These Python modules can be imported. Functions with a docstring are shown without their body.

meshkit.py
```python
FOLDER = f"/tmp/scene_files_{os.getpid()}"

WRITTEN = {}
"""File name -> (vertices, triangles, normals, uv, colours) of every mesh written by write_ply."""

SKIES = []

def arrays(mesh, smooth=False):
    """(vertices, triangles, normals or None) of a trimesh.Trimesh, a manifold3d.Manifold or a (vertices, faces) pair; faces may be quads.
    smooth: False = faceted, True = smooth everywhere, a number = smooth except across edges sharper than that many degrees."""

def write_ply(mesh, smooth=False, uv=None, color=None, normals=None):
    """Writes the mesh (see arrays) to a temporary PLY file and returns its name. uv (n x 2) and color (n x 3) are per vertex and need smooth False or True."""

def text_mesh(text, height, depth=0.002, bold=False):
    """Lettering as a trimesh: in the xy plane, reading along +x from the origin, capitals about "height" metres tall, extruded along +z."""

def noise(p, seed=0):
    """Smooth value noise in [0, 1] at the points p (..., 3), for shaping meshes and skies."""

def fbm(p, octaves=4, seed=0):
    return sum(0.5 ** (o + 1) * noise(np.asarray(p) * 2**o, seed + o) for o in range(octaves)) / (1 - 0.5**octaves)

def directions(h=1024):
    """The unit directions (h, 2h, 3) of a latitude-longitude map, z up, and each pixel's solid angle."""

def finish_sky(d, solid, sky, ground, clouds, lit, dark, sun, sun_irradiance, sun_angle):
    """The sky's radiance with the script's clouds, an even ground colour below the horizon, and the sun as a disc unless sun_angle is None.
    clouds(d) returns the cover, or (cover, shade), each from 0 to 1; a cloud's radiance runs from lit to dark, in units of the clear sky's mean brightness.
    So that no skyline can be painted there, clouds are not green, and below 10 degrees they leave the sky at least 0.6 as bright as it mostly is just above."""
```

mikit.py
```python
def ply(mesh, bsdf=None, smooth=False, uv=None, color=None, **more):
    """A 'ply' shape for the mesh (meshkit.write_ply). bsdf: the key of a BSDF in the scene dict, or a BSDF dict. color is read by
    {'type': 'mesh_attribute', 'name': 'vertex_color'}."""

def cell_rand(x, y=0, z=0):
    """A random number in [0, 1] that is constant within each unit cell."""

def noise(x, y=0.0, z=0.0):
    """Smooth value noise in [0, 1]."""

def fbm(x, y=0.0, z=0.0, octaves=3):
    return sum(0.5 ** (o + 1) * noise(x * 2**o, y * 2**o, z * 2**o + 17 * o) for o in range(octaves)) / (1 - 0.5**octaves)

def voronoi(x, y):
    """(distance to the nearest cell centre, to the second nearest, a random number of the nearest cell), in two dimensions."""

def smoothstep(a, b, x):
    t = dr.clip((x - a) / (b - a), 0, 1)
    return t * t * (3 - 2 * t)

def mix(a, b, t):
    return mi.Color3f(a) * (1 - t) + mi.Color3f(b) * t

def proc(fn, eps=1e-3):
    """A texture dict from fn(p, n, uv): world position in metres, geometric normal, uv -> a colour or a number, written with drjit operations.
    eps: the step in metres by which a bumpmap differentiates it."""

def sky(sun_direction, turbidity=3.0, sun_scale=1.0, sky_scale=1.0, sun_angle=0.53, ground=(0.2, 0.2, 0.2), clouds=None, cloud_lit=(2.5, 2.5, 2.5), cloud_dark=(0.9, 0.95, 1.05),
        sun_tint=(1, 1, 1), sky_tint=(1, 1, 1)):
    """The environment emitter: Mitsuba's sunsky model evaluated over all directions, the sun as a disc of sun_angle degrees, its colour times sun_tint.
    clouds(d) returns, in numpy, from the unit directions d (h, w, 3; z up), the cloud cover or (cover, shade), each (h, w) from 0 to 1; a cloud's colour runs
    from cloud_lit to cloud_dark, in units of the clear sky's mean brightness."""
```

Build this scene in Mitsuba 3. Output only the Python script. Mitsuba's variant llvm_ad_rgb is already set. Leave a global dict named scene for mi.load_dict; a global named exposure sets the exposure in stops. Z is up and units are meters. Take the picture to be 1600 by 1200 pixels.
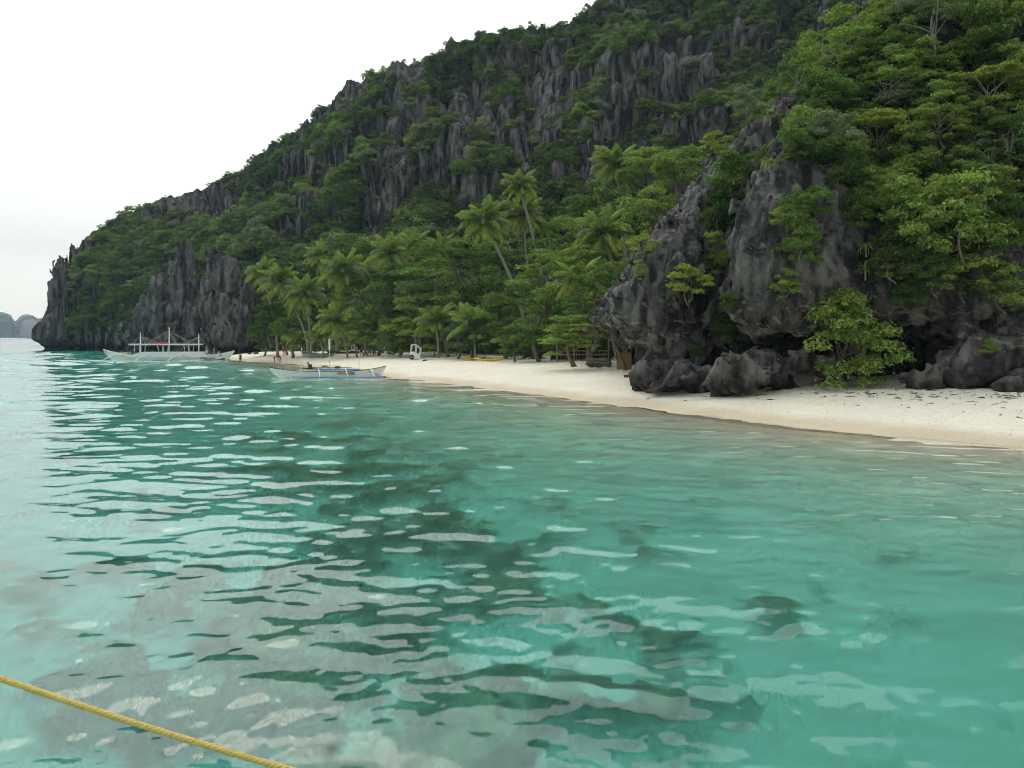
import math, random
import numpy as np, trimesh, shapely, drjit as dr, mitsuba as mi
import manifold3d as m3
import mikit, meshkit
from mikit import proc, ply, noise, fbm, smoothstep, mix, voronoi

T = mi.ScalarTransform4f
scene, labels = {}, {}
R = np.random.default_rng(11)

# ------------------------------------------------------------------ camera, sky, exposure
EYE = 3.2                                   # camera height over the water, metres
FPX, UC, VH = 1250.0, 800.0, 532.0          # focal length, centre column, horizon row of the 1600 x 1200 photograph
exposure = 2.48
scene['camera'] = {'type': 'perspective', 'fov': 2 * math.degrees(math.atan(800 / FPX)), 'near_clip': 0.05, 'far_clip': 30000.0,
                   'principal_point_offset_y': (600 - VH) / 1200,
                   'to_world': T().look_at(origin=[0, 0, EYE], target=[0, 10, EYE], up=[0, 0, 1]),
                   'medium': {'type': 'ref', 'id': 'haze_air'}}


SUN = np.array([-0.30, 0.62, 0.72]); SUN = SUN / np.linalg.norm(SUN)


def cloud_cover(d):                          # a closed overcast, brightest about the hidden sun and greyer away from it
    q = d / np.maximum(d[..., 2:3] + 0.25, 0.05)
    s = meshkit.fbm(np.clip(q, -50, 50) * np.array([1.3, 1.3, 0.0]) + 3.1, 3, 4)
    a = np.degrees(np.arccos(np.clip(d @ SUN, -1, 1)))
    shade = 1 - np.exp(-(a / 27) ** 1.7) + np.clip((s - 0.49) * 0.42, -0.10, 0.06) * np.clip((a - 25) / 30, 0, 1)
    return np.ones(d.shape[:2]), np.clip(shade, 0, 1)


scene['sky'] = mikit.sky(SUN.tolist(), turbidity=3, sun_scale=0.10, sun_angle=30, sun_tint=(0.86, 0.97, 1.1), clouds=cloud_cover, cloud_lit=(7.6, 7.9, 7.9), cloud_dark=(1.24, 1.34, 1.39), ground=(0.12, 0.2, 0.2))


def at(u, v, Y):                            # the point Y metres in front of the camera that the photograph shows at (u, v)
    return np.array([(u - UC) / FPX * Y, Y, EYE + (VH - v) / FPX * Y])


# ------------------------------------------------------------------ helpers
def add(key, mesh, bsdf, label=None, cat=None, group=None, kind=None, smooth=False, **more):
    scene[key] = ply(mesh, bsdf, smooth=smooth, **more)
    tag(key, label, cat, group, kind)
    return key


def tag(key, label=None, cat=None, group=None, kind=None):
    d = {k: v for k, v in (('label', label), ('category', cat), ('group', group), ('kind', kind)) if v}
    if d:
        labels[key] = d


COUNT = {}


def numbered(name):
    COUNT[name] = COUNT.get(name, -1) + 1
    return name if COUNT[name] == 0 else f'{name}_{COUNT[name]:03d}'


def grid_faces(n, m, wrap=False):
    i, j = np.meshgrid(np.arange(n - 1), np.arange(m if wrap else m - 1), indexing='ij')
    a, b = i * m + j, i * m + (j + 1) % m
    c, d = (i + 1) * m + (j + 1) % m, (i + 1) * m + j
    return np.stack([a, b, c, d], -1).reshape(-1, 4)


def tris(q):
    return np.vstack([q[:, [0, 1, 2]], q[:, [0, 2, 3]]])


def tube(points, radii, sides=7, cap=True):
    p = np.asarray(points, float)
    r = np.broadcast_to(np.asarray(radii, float), (len(p),))
    t = np.gradient(p, axis=0)
    t /= np.linalg.norm(t, axis=1, keepdims=True) + 1e-12
    ref = np.where(np.abs(t[:, 2:]).mean() < 0.8, [[0, 0, 1.0]], [[1.0, 0.1, 0]])
    a = np.cross(t, ref); a /= np.linalg.norm(a, axis=1, keepdims=True) + 1e-12
    b = np.cross(t, a)
    w = np.arange(sides) * 2 * np.pi / sides
    v = (p[:, None] + r[:, None, None] * (np.cos(w)[None, :, None] * a[:, None] + np.sin(w)[None, :, None] * b[:, None])).reshape(-1, 3)
    f = tris(grid_faces(len(p), sides, True))
    if cap:
        n = len(v)
        v = np.vstack([v, p[:1], p[-1:]])
        k = np.arange(sides); k1 = (k + 1) % sides; o = (len(p) - 1) * sides
        f = np.vstack([f, np.stack([np.full(sides, n), k1, k], 1), np.stack([np.full(sides, n + 1), o + k, o + k1], 1)])
    m = trimesh.Trimesh(v, f, process=False)
    if m.volume < 0:
        m.invert()
    return m


def cat_mesh(parts):
    vs, fs, n = [], [], 0
    for p in parts:
        v, f = (p.vertices, p.faces) if isinstance(p, trimesh.Trimesh) else p
        vs.append(np.asarray(v)); fs.append(np.asarray(f) + n); n += len(v)
    return trimesh.Trimesh(np.vstack(vs), np.vstack(fs), process=False)


def box(sx, sy, sz, c=(0, 0, 0), rz=0.0, bevel=0.0, rx=0.0, ry=0.0):
    if bevel:
        pts = []
        for a in (-1, 1):
            for b in (-1, 1):
                for c_ in (-1, 1):
                    x, y, z = a * sx / 2, b * sy / 2, c_ * sz / 2
                    pts += [(x - a * bevel, y - b * bevel, z), (x - a * bevel, y, z - c_ * bevel), (x, y - b * bevel, z - c_ * bevel)]
        m = trimesh.convex.convex_hull(np.array(pts))
    else:
        m = trimesh.creation.box((sx, sy, sz))
    if rx: m.apply_transform(trimesh.transformations.rotation_matrix(rx, [1, 0, 0]))
    if ry: m.apply_transform(trimesh.transformations.rotation_matrix(ry, [0, 1, 0]))
    if rz: m.apply_transform(trimesh.transformations.rotation_matrix(rz, [0, 0, 1]))
    m.apply_translation(c)
    return m


def nfbm(p, octaves=4, seed=0):
    return meshkit.fbm(p, octaves, seed) - 0.5


def surface_nets(f, origin, h):
    s = f < 0
    nx, ny, nz = f.shape
    cnt = np.zeros((nx - 1, ny - 1, nz - 1), np.int8)
    offs = [(a, b, c) for a in (0, 1) for b in (0, 1) for c in (0, 1)]
    for a, b, c in offs:
        cnt += s[a:nx - 1 + a, b:ny - 1 + b, c:nz - 1 + c]
    act = np.argwhere((cnt > 0) & (cnt < 8))
    val = np.stack([f[act[:, 0] + a, act[:, 1] + b, act[:, 2] + c] for a, b, c in offs], 1)
    O = np.array(offs, float)
    pos, num = np.zeros((len(act), 3)), np.zeros(len(act))
    for i in range(8):
        for j in range(i + 1, 8):
            if np.abs(O[i] - O[j]).sum() != 1: continue
            m = (val[:, i] < 0) != (val[:, j] < 0)
            t = val[m, i] / (val[m, i] - val[m, j])
            pos[m] += O[i] + t[:, None] * (O[j] - O[i]); num[m] += 1
    v = (act + pos / num[:, None]) * h + origin
    idx = np.full(cnt.shape, -1, np.int32)
    idx[tuple(act.T)] = np.arange(len(act))
    quads = []
    for ax in range(3):
        o1, o2 = [(1, 2), (2, 0), (0, 1)][ax]
        sl0 = [slice(None)] * 3; sl1 = [slice(None)] * 3
        sl0[ax] = slice(0, -1); sl1[ax] = slice(1, None)
        e = np.argwhere(s[tuple(sl0)] != s[tuple(sl1)])
        ok = (e[:, o1] > 0) & (e[:, o2] > 0) & (e[:, o1] < f.shape[o1] - 1) & (e[:, o2] < f.shape[o2] - 1)
        e = e[ok]
        def cell(d1, d2):
            q = e.copy(); q[:, o1] += d1; q[:, o2] += d2
            return idx[tuple(q.T)]
        q = np.stack([cell(-1, -1), cell(0, -1), cell(0, 0), cell(-1, 0)], 1)
        flip = ~s[tuple(e.T)]
        q[flip] = q[flip][:, ::-1]
        quads.append(q)
    q = np.vstack(quads)
    q = q[(q >= 0).all(1)]
    return v, tris(q)


def vnormals(v, f):
    n = np.zeros_like(v)
    fn = np.cross(v[f[:, 1]] - v[f[:, 0]], v[f[:, 2]] - v[f[:, 0]])
    for k in range(3):
        np.add.at(n, f[:, k], fn)
    return n / (np.linalg.norm(n, axis=1, keepdims=True) + 1e-12)
# ------------------------------------------------------------------ the shore and the ground sheet (sea bed, beach, forest floor)
SHORE = np.array([(60, -60), (46, -10), (33, 8), (24, 16.8), (19.4, 20.2), (15.2, 23.8), (12.8, 26.7), (10.6, 29.4), (8.1, 33.9), (6.2, 38.5), (2.9, 45.5),
                  (-1.7, 54), (-5.9, 61.5), (-11.4, 71.4), (-19, 87), (-27.5, 104), (-34, 116), (-44, 129), (-53, 147), (-58, 163), (-60, 188), (-66, 216), (-88, 242),
                  (-116, 262), (-130, 274), (-128, 290), (-118, 306), (-60, 420)], float)
_t = np.r_[0, np.cumsum(np.linalg.norm(np.diff(SHORE, axis=0), axis=1))]
from scipy.interpolate import PchipInterpolator
_ts = np.linspace(0, _t[-1], 420)
SH = np.stack([PchipInterpolator(_t, SHORE[:, k])(_ts) for k in (0, 1)], 1)
LAND = shapely.Polygon(np.vstack([SH, [(600, 600), (600, -60)]]))
shapely.prepare(LAND)


from scipy.spatial import cKDTree
_dense = np.concatenate([np.linspace(a, b, max(2, int(np.linalg.norm(b - a) / 0.15)), endpoint=False) for a, b in zip(SH[:-1], SH[1:])])
_SHT = cKDTree(_dense)


def shore_dist(x, y):                        # metres from the water line, positive on land
    x, y = np.broadcast_arrays(np.asarray(x, float), np.asarray(y, float))
    d = _SHT.query(np.stack([x.ravel(), y.ravel()], 1), workers=-1 if x.size > 5000 else 1)[0].reshape(x.shape)
    return d * np.where(shapely.contains_xy(LAND, x, y), 1, -1)


def reef_mask(x, y):                        # where coral rock breaks through the sand: a ragged belt along the middle of the bay
    p = np.stack([x, y, 0 * x], -1)
    n = 0.5 + 0.55 * (meshkit.fbm(p * 0.45, 4, 21) - 0.5) + 0.75 * (meshkit.fbm(p * 1.3, 4, 5) - 0.5)
    belt = np.exp(-(((x + 2.5 + 0.10 * (y - 12)) / 5.5) ** 2)) * np.clip((48 - y) / 14, 0, 1) * np.clip((y - 5) / 5, 0, 1)
    b = 0.25 * belt - 0.175 + 0.13 * np.exp(-(((x - 3.2 + 0.35 * (y - 8)) / 0.8) ** 2)) * np.clip((13 - y) / 3, 0, 1)
    k = np.clip((n + b - 0.46) / 0.26, 0, 1)
    return k * k * (3 - 2 * k)


def ground_z(x, y, detail=True):
    x, y = np.broadcast_arrays(np.asarray(x, float), np.asarray(y, float))
    d = shore_dist(x, y)
    p = np.stack([x, y, 0 * x], -1)
    w = d + 1.1 * nfbm(p * 0.22, 3, 9) * np.clip(1 - np.abs(d) / 14, 0, 1) * 2
    z = np.interp(w, [-900, -300, -120, -60, -30, -17, -9, -4, -1.5, 0, 1.2, 3, 6, 10, 16, 28, 60, 150], [-40, -30, -14, -7, -3.8, -2.5, -1.15, -0.36, -0.09, 0, 0.2, 0.46, 0.82, 1.08, 1.35, 1.9, 7, 26])
    if detail:
        deep = np.clip(-d / 8, 0, 1)
        rf = reef_mask(x, y) * np.clip((-d - 10) / 6, 0, 1)
        z = z + deep * 0.5 * nfbm(p * 0.3, 3, 2) + rf * (0.2 + 1.3 * meshkit.fbm(p * 0.9, 5, 3)) * 0.8
        z = z + np.where(d > 2.5, np.clip((d - 2.5) / 4, 0, 1) * (0.14 * nfbm(p * 0.7, 4, 7) + 0.06 * nfbm(p * 3.5, 2, 8)), 0)
    return z


def polar_sheet(rs, az):
    r, a = np.meshgrid(rs, az, indexing='ij')
    return r * np.sin(a), r * np.cos(a)


AZ = np.r_[np.linspace(-math.pi, -0.9, 24)[:-1], np.linspace(-0.9, 0.9, 460), np.linspace(0.9, math.pi, 24)[1:]]
rs_g = np.r_[0.5, 2.0, np.geomspace(4, 260, 420), np.geomspace(270, 3600, 26)]
gx, gy = polar_sheet(rs_g, AZ[::1])
gd = shore_dist(gx, gy)
gz = ground_z(gx, gy)
V = np.stack([gx, gy, gz], -1).reshape(-1, 3)
F = tris(grid_faces(len(rs_g), len(AZ)))
dv = gd.reshape(-1)
fd = dv[F].mean(1)


def sub_mesh(keep):
    f = F[keep]
    used, inv = np.unique(f, return_inverse=True)
    return trimesh.Trimesh(V[used], inv.reshape(-1, 3), process=False), used


def sand_col(p, n, uv):
    g = fbm(p.x * 0.5, p.y * 0.5, 0, octaves=4)
    fine = fbm(p.x * 9, p.y * 9, 3, octaves=3)
    c = mix((0.585, 0.54, 0.43), (0.685, 0.645, 0.535), g)
    c = c * (0.88 + 0.24 * fine)
    wet = smoothstep(0.34, 0.08, p.z + 0.16 * (fbm(p.x * 0.35, p.y * 0.35, 5, octaves=3) - 0.5))
    c = mix(c, mi.Color3f(0.47, 0.395, 0.275) * (0.9 + 0.2 * fine), wet * 0.85)
    # leaf crumbs and weed washed up along the back of the beach
    k = fbm(p.x * 5.0, p.y * 5.0, 11, octaves=3)
    line = smoothstep(0.85, 1.05, p.z + 0.25 * (fbm(p.x * 0.4, p.y * 0.4, 8, octaves=3) - 0.5))
    c = mix(c, (0.10, 0.06, 0.035), smoothstep(0.68, 0.76, k) * line * 0.45)
    litter = smoothstep(1.34, 1.75, p.z + 0.8 * (fbm(p.x * 0.6, p.y * 0.6, 2, octaves=3) - 0.5))
    soil = mix((0.055, 0.043, 0.028), (0.12, 0.10, 0.07), fbm(p.x * 3, p.y * 3, 1, octaves=3))
    return mix(c, soil, litter * 0.9)


def bed_col(p, n, uv):
    a, b = 0.17, 0.8
    k = uv.x                                   # how much of the place is reef (baked per vertex with the relief)
    q = fbm(p.x * 2.2, p.y * 2.2, 7, octaves=4)
    fine = fbm(p.x * 7, p.y * 7, 3, octaves=3)
    sand = mix((0.60, 0.55, 0.43), (0.78, 0.73, 0.60), fbm(p.x * 0.8, p.y * 0.8, 0, octaves=4))
    reef = mix((0.05, 0.06, 0.028), (0.28, 0.255, 0.14), smoothstep(0.3, 0.75, q)) * (0.85 + 0.3 * fine)
    c = mix(sand, reef, smoothstep(0.1, 0.9, k + 0.9 * (q - 0.5)) * 0.78)
    return c


scene['sand_mat'] = {'type': 'bumpmap', 'arbitrary': proc(lambda p, n, uv: 0.06 * fbm(p.x * 2.2, p.y * 2.2, 0, octaves=3) + 0.03 * fbm(p.x * 9, p.y * 9, 0, octaves=2), 0.02), 'scale': 0.6,
                     'bsdf': {'type': 'principled', 'base_color': proc(sand_col), 'roughness': 0.9, 'specular': 0.2}}
scene['bed_mat'] = {'type': 'diffuse', 'reflectance': proc(bed_col)}

m, used = sub_mesh(fd > -0.8)
add('beach', m, 'sand_mat', 'pale cream sand beach curving along the foot of the cliffs', kind='structure', smooth=True)
m, used = sub_mesh(fd <= -0.8)
rm = (reef_mask(gx, gy) * np.clip((-gd - 10) / 6, 0, 1)).reshape(-1)[used]
add('seabed', m, 'bed_mat', 'sandy sea bed with dark reef patches under clear water', kind='structure', smooth=True, uv=np.stack([rm, rm], 1))

# ------------------------------------------------------------------ water
rw = np.r_[0.4, 1.0, 1.8, 2.6, 3.3, np.geomspace(4, 300, 640), np.geomspace(303, 3650, 100)]
AW = np.r_[np.linspace(-math.pi, -0.86, 30)[:-1], np.linspace(-0.86, 0.86, 570), np.linspace(0.86, math.pi, 30)[1:]]
wx, wy = polar_sheet(rw, AW)
wr = np.broadcast_to(rw[:, None], wx.shape)
step = np.gradient(rw)[:, None]
pw = np.stack([wx, wy, 0 * wx], -1)
warp1, warp2 = 0.9 * nfbm(pw * 0.23, 3, 31), 0.9 * nfbm(pw * 0.23, 3, 32)
gust = np.clip(0.55 + 1.5 * (meshkit.fbm(pw * np.array([0.035, 0.02, 0]), 3, 33) - 0.38), 0.35, 1.5)
wz = np.zeros_like(wx)
NW = 130
for i in range(NW):
    lam = 0.085 * (4.2 / 0.085) ** ((i + R.random()) / NW)
    ang = R.normal(0, 0.68) + 0.12
    k = 2 * np.pi / lam
    slope = 0.0124 * (1.25 if 0.18 < lam < 0.9 else 0.85) * (0.6 if lam > 2.0 else 1)
    fade = np.clip((lam / step - 2.2) / 2.0, 0, 1)
    ph = k * ((wx + warp1 * min(lam, 2) * 0.7) * math.sin(ang) + (wy + warp2 * min(lam, 2) * 0.7) * math.cos(ang)) + R.random() * 6.283
    wz += fade * slope / k * np.sin(ph) * (gust if lam < 3 else 1)
for j in range(9):                           # the chop that the far mesh cannot carry wave by wave
    lam = 0.5 * 2 ** j
    w = np.exp(-(np.log2(lam / (3.6 * step)) / 0.75) ** 2) * np.clip((wr - 14) / 30, 0, 1)
    if j < 8: rows = w[:, 0] > 0.02
    else: w = np.where(lam < 3.6 * step, np.clip((wr - 14) / 30, 0, 1), w); rows = w[:, 0] > 0.02
    wz[rows] += w[rows] * 0.30 * lam * nfbm(pw[rows] / lam * np.array([0.55, 1.0, 0]) + 7.7 * j, 2, 36 + j)
calm = np.clip(-shore_dist(wx, wy) / 9, 0.10, 1)
wz = wz * calm
add('water', (np.stack([wx, wy, wz], -1).reshape(-1, 3), tris(grid_faces(len(rw), len(AW)))), 'water_surface', 'clear turquoise sea with small ripples', kind='structure', smooth=True,
    interior={'type': 'ref', 'id': 'water_body'}, exterior={'type': 'ref', 'id': 'haze_air'})
scene['water_surface'] = {'type': 'dielectric', 'int_ior': 1.333, 'ext_ior': 1.0}
scene['water_body'] = {'type': 'homogeneous', 'sigma_t': {'type': 'rgb', 'value': [0.27, 0.078, 0.078]}, 'albedo': {'type': 'rgb', 'value': [0.16, 0.52, 0.53]}}
# ------------------------------------------------------------------ haze
scene['haze_air'] = {'type': 'homogeneous', 'sigma_t': {'type': 'rgb', 'value': [0.00010, 0.000125, 0.00016]}, 'albedo': {'type': 'rgb', 'value': [0.95, 0.95, 0.95]}}
scene['haze_null'] = {'type': 'null'}
scene['haze'] = {'type': 'cube', 'to_world': T().translate([0, 0, 120]).scale([4200, 4200, 165]), 'bsdf': {'type': 'ref', 'id': 'haze_null'}, 'interior': {'type': 'ref', 'id': 'haze_air'}}
tag('haze', 'thin sea haze over the bay', kind='stuff')
# ------------------------------------------------------------------ rock materials
def karst_col(p, n, uv):                      # weathered limestone: dark grey skin, vertical run-off streaks, pale scars
    s = fbm(p.x * 1.1, p.y * 1.1, p.z * 0.16, octaves=4)
    g = fbm(p.x * 0.35, p.y * 0.35, p.z * 0.3, octaves=3)
    c = mix((0.050, 0.047, 0.046), (0.210, 0.200, 0.190), smoothstep(0.30, 0.70, s))
    c = c * (0.65 + 0.7 * g)
    pale = smoothstep(0.66, 0.74, fbm(p.x * 0.8 + 40, p.y * 0.8, p.z * 0.25, octaves=3))
    c = mix(c, (0.26, 0.255, 0.245), pale * 0.4)
    moss = smoothstep(0.55, 0.72, fbm(p.x * 0.5, p.y * 0.5 + 9, p.z * 0.5, octaves=3))
    c = mix(c, (0.055, 0.07, 0.035), moss * smoothstep(0.1, 0.6, n.z) * 0.8)
    return mix(c, (0.03, 0.03, 0.032), smoothstep(2.6, 1.2, p.z))         # tide line


def cliff_col(p, n, uv):
    s = fbm(p.x * 2.3, p.y * 2.3, p.z * 0.45, octaves=4)
    g = fbm(p.x * 0.6, p.y * 0.6, p.z * 0.6, octaves=3)
    c = mix((0.031, 0.029, 0.0275), (0.172, 0.163, 0.152), smoothstep(0.34, 0.72, s)) * (0.6 + 0.8 * g)
    pale = smoothstep(0.60, 0.72, fbm(p.x * 1.9 + 4, p.y * 1.9, p.z * 0.35, octaves=4)) * smoothstep(6.5, 4.0, p.z) * smoothstep(2.2, 3.2, p.z)
    c = mix(c, (0.22, 0.215, 0.205), pale * 0.6)
    buff = smoothstep(-0.12, -0.55, n.z) * smoothstep(0.50, 0.66, fbm(p.x * 1.4, p.y * 1.4, p.z * 2.6, octaves=4)) * smoothstep(1.9, 3.0, p.z)
    c = mix(c, (0.32, 0.295, 0.24), buff * 0.65)
    rust = smoothstep(0.56, 0.68, fbm(p.x * 1.1 + 9, p.y * 1.1, p.z * 1.3, octaves=4)) * smoothstep(3.4, 2.4, p.z)
    c = mix(c, (0.20, 0.165, 0.135), rust * 0.6)                          # unweathered flowstone under the overhang
    c = c * mix((1, 1, 1), (0.5, 0.5, 0.5), smoothstep(1.9, 1.2, p.z + 0.6 * (g - 0.5)))      # black algae of the splash zone
    spot = smoothstep(0.66, 0.76, fbm(p.x * 5, p.y * 5, p.z * 5, octaves=3))
    c = mix(c, (0.30, 0.30, 0.295), spot * 0.18)
    return c


scene['karst_mat'] = {'type': 'bumpmap', 'arbitrary': proc(lambda p, n, uv: fbm(p.x * 1.6, p.y * 1.6, p.z * 0.5, octaves=3) - 1.1 * dr.abs(fbm(p.x * 1.0 + 3, p.y * 1.0, p.z * 0.16, octaves=3) - 0.5), 0.05), 'scale': 1.0,
                      'bsdf': {'type': 'twosided', 'b': {'type': 'diffuse', 'reflectance': proc(karst_col)}}}
scene['cliff_mat'] = {'type': 'bumpmap', 'arbitrary': proc(lambda p, n, uv: 0.8 * fbm(p.x * 3.2, p.y * 3.2, p.z * 1.5, octaves=3) - 0.7 * dr.abs(fbm(p.x * 2.6 + 3, p.y * 2.6, p.z * 0.9, octaves=3) - 0.5) - 0.5 * dr.abs(fbm(p.x * 7, p.y * 7, p.z * 3.2, octaves=2) - 0.5), 0.012), 'scale': 0.42,
                      'bsdf': {'type': 'twosided', 'b': {'type': 'principled', 'base_color': proc(cliff_col), 'roughness': 0.75, 'specular': 0.3}}}

# ------------------------------------------------------------------ the mountain: foot line, ridge line, and a broken karst face between them
FOOT = np.array([(-128, 300), (-141, 285), (-148, 268), (-148, 258), (-136, 249), (-112, 238), (-90, 224), (-74, 206), (-57, 176), (-41, 152), (-22, 138), (0, 130), (25, 121), (50, 112), (80, 101), (112, 88), (150, 70), (190, 40)], float)
RIDGE = np.array([np.r_[-130, 300, 10.0]] + [at(92, 510, 290), at(98, 470, 276), at(110, 432, 270), at(126, 380, 272), at(200, 330, 285), at(300, 300, 290), at(385, 262, 285), at(455, 210, 272), at(530, 166, 258), at(598, 104, 246),
                 at(760, 62, 234), at(925, 4, 224), at(1150, -90, 214), at(1400, -140, 200), at(1750, -190, 190), np.r_[230, 150, 120.0], np.r_[290, 110, 110.0]])
RIDGE[0] = [-122, 306, 8]
NS, NT = 880, 330
ks = np.r_[0, np.cumsum(np.linalg.norm(np.diff(FOOT, axis=0), axis=1))]
us = np.linspace(0, ks[-1], NS)
# finer columns where the foot line is in view
footc = np.stack([PchipInterpolator(ks, FOOT[:, k])(us) for k in (0, 1)], 1)
ridgc = np.stack([PchipInterpolator(ks, RIDGE[:, k])(us) for k in (0, 1, 2)], 1)
tt = np.r_[np.linspace(0, 1, NT - 30), 1 + np.linspace(0.02, 1, 30)]
S, Tt = np.meshgrid(np.arange(NS), np.arange(NT), indexing='ij')
t = np.minimum(tt[Tt], 1.0)
back = np.clip(tt[Tt] - 1, 0, 1)
side = np.clip((us - ks[7]) / (ks[10] - ks[7]), 0, 1)[:, None]            # 0: sheer headland, 1: wooded slope behind the beach
hz = (1 - side) * t ** 1.0 + side * np.interp(t, [0, 0.18, 0.40, 0.52, 0.66, 0.78, 0.9, 1.0], [0, 0.09, 0.24, 0.42, 0.56, 0.76, 0.88, 1.0])
head = np.interp(t, [0, 0.25, 0.32, 0.6, 0.68, 1.0], [0, 0.05, 0.16, 0.42, 0.62, 1.0])
hd = (1 - side) * head + side * t
hd = np.clip(hd, 0, 1)
ph_ = 3.2 * meshkit.fbm(np.stack([np.broadcast_to(us[:, None], t.shape) * 0.02, t * 1.5, 0 * t], -1), 3, 49)
hz = hz + np.clip(t / 0.15, 0, 1) * np.clip((1 - t) / 0.06, 0, 1) * 0.026 * np.sin(2 * np.pi * (t * 8 + ph_)) * (0.4 + 0.6 * np.clip((t - 0.2) / 0.2, 0, 1))
bx = footc[:, None, 0] + hd * (ridgc[:, None, 0] - footc[:, None, 0])
by = footc[:, None, 1] + hd * (ridgc[:, None, 1] - footc[:, None, 1])
zf = ground_z(footc[:, 0], footc[:, 1], False) - 1.5
zf = np.minimum(zf, 3.0)
bz = zf[:, None] + hz * (ridgc[:, None, 2] - zf[:, None])
bx = bx + back * (35 * np.gradient(-ridgc[:, 1])[:, None] * 0 + 10); by = by + back * 60; bz = bz - back * 45
P0 = np.stack([bx, by, bz], -1)
dir_out = footc[:, None, :] - ridgc[:, None, :2]
dir_out = dir_out / (np.linalg.norm(dir_out, axis=-1, keepdims=True) + 1e-9)
out = np.concatenate([np.broadcast_to(dir_out, P0.shape[:2] + (2,)), np.full(P0.shape[:2] + (1,), 0.25)], -1)
q = P0.copy()
uz = np.broadcast_to(us[:, None], t.shape)
w1 = 5.0 * nfbm(np.stack([uz * 0.03, P0[..., 2] * 0.05, 0 * t], -1), 3, 40)
qf = np.stack([uz + w1, 7 * nfbm(q * 0.02, 2, 39), P0[..., 2]], -1)      # down the fall line: flutes run straight down each face
ribs = nfbm(q * np.array([0.045, 0.045, 0.012]), 4, 41)
flut = nfbm(qf * np.array([0.20, 0.05, 0.035]), 4, 42)
flut2 = nfbm(qf * np.array([0.62, 0.1, 0.07]), 3, 44)
lump = nfbm(q * np.array([0.10, 0.10, 0.10]), 4, 43)
env = np.clip(t / 0.12, 0, 1) * (1 - back * 0.6) * (0.35 + 0.65 * np.clip(1.0 - t, 0, 0.25) / 0.25)
low = 1 - side * (1 - np.clip((t - 0.25) / 0.2, 0, 1)) * 0.65
disp = env * (9 * ribs + low * (9 * np.abs(flut) * 2 - 3.5 + 4.0 * flut2) + 6 * lump)
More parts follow.
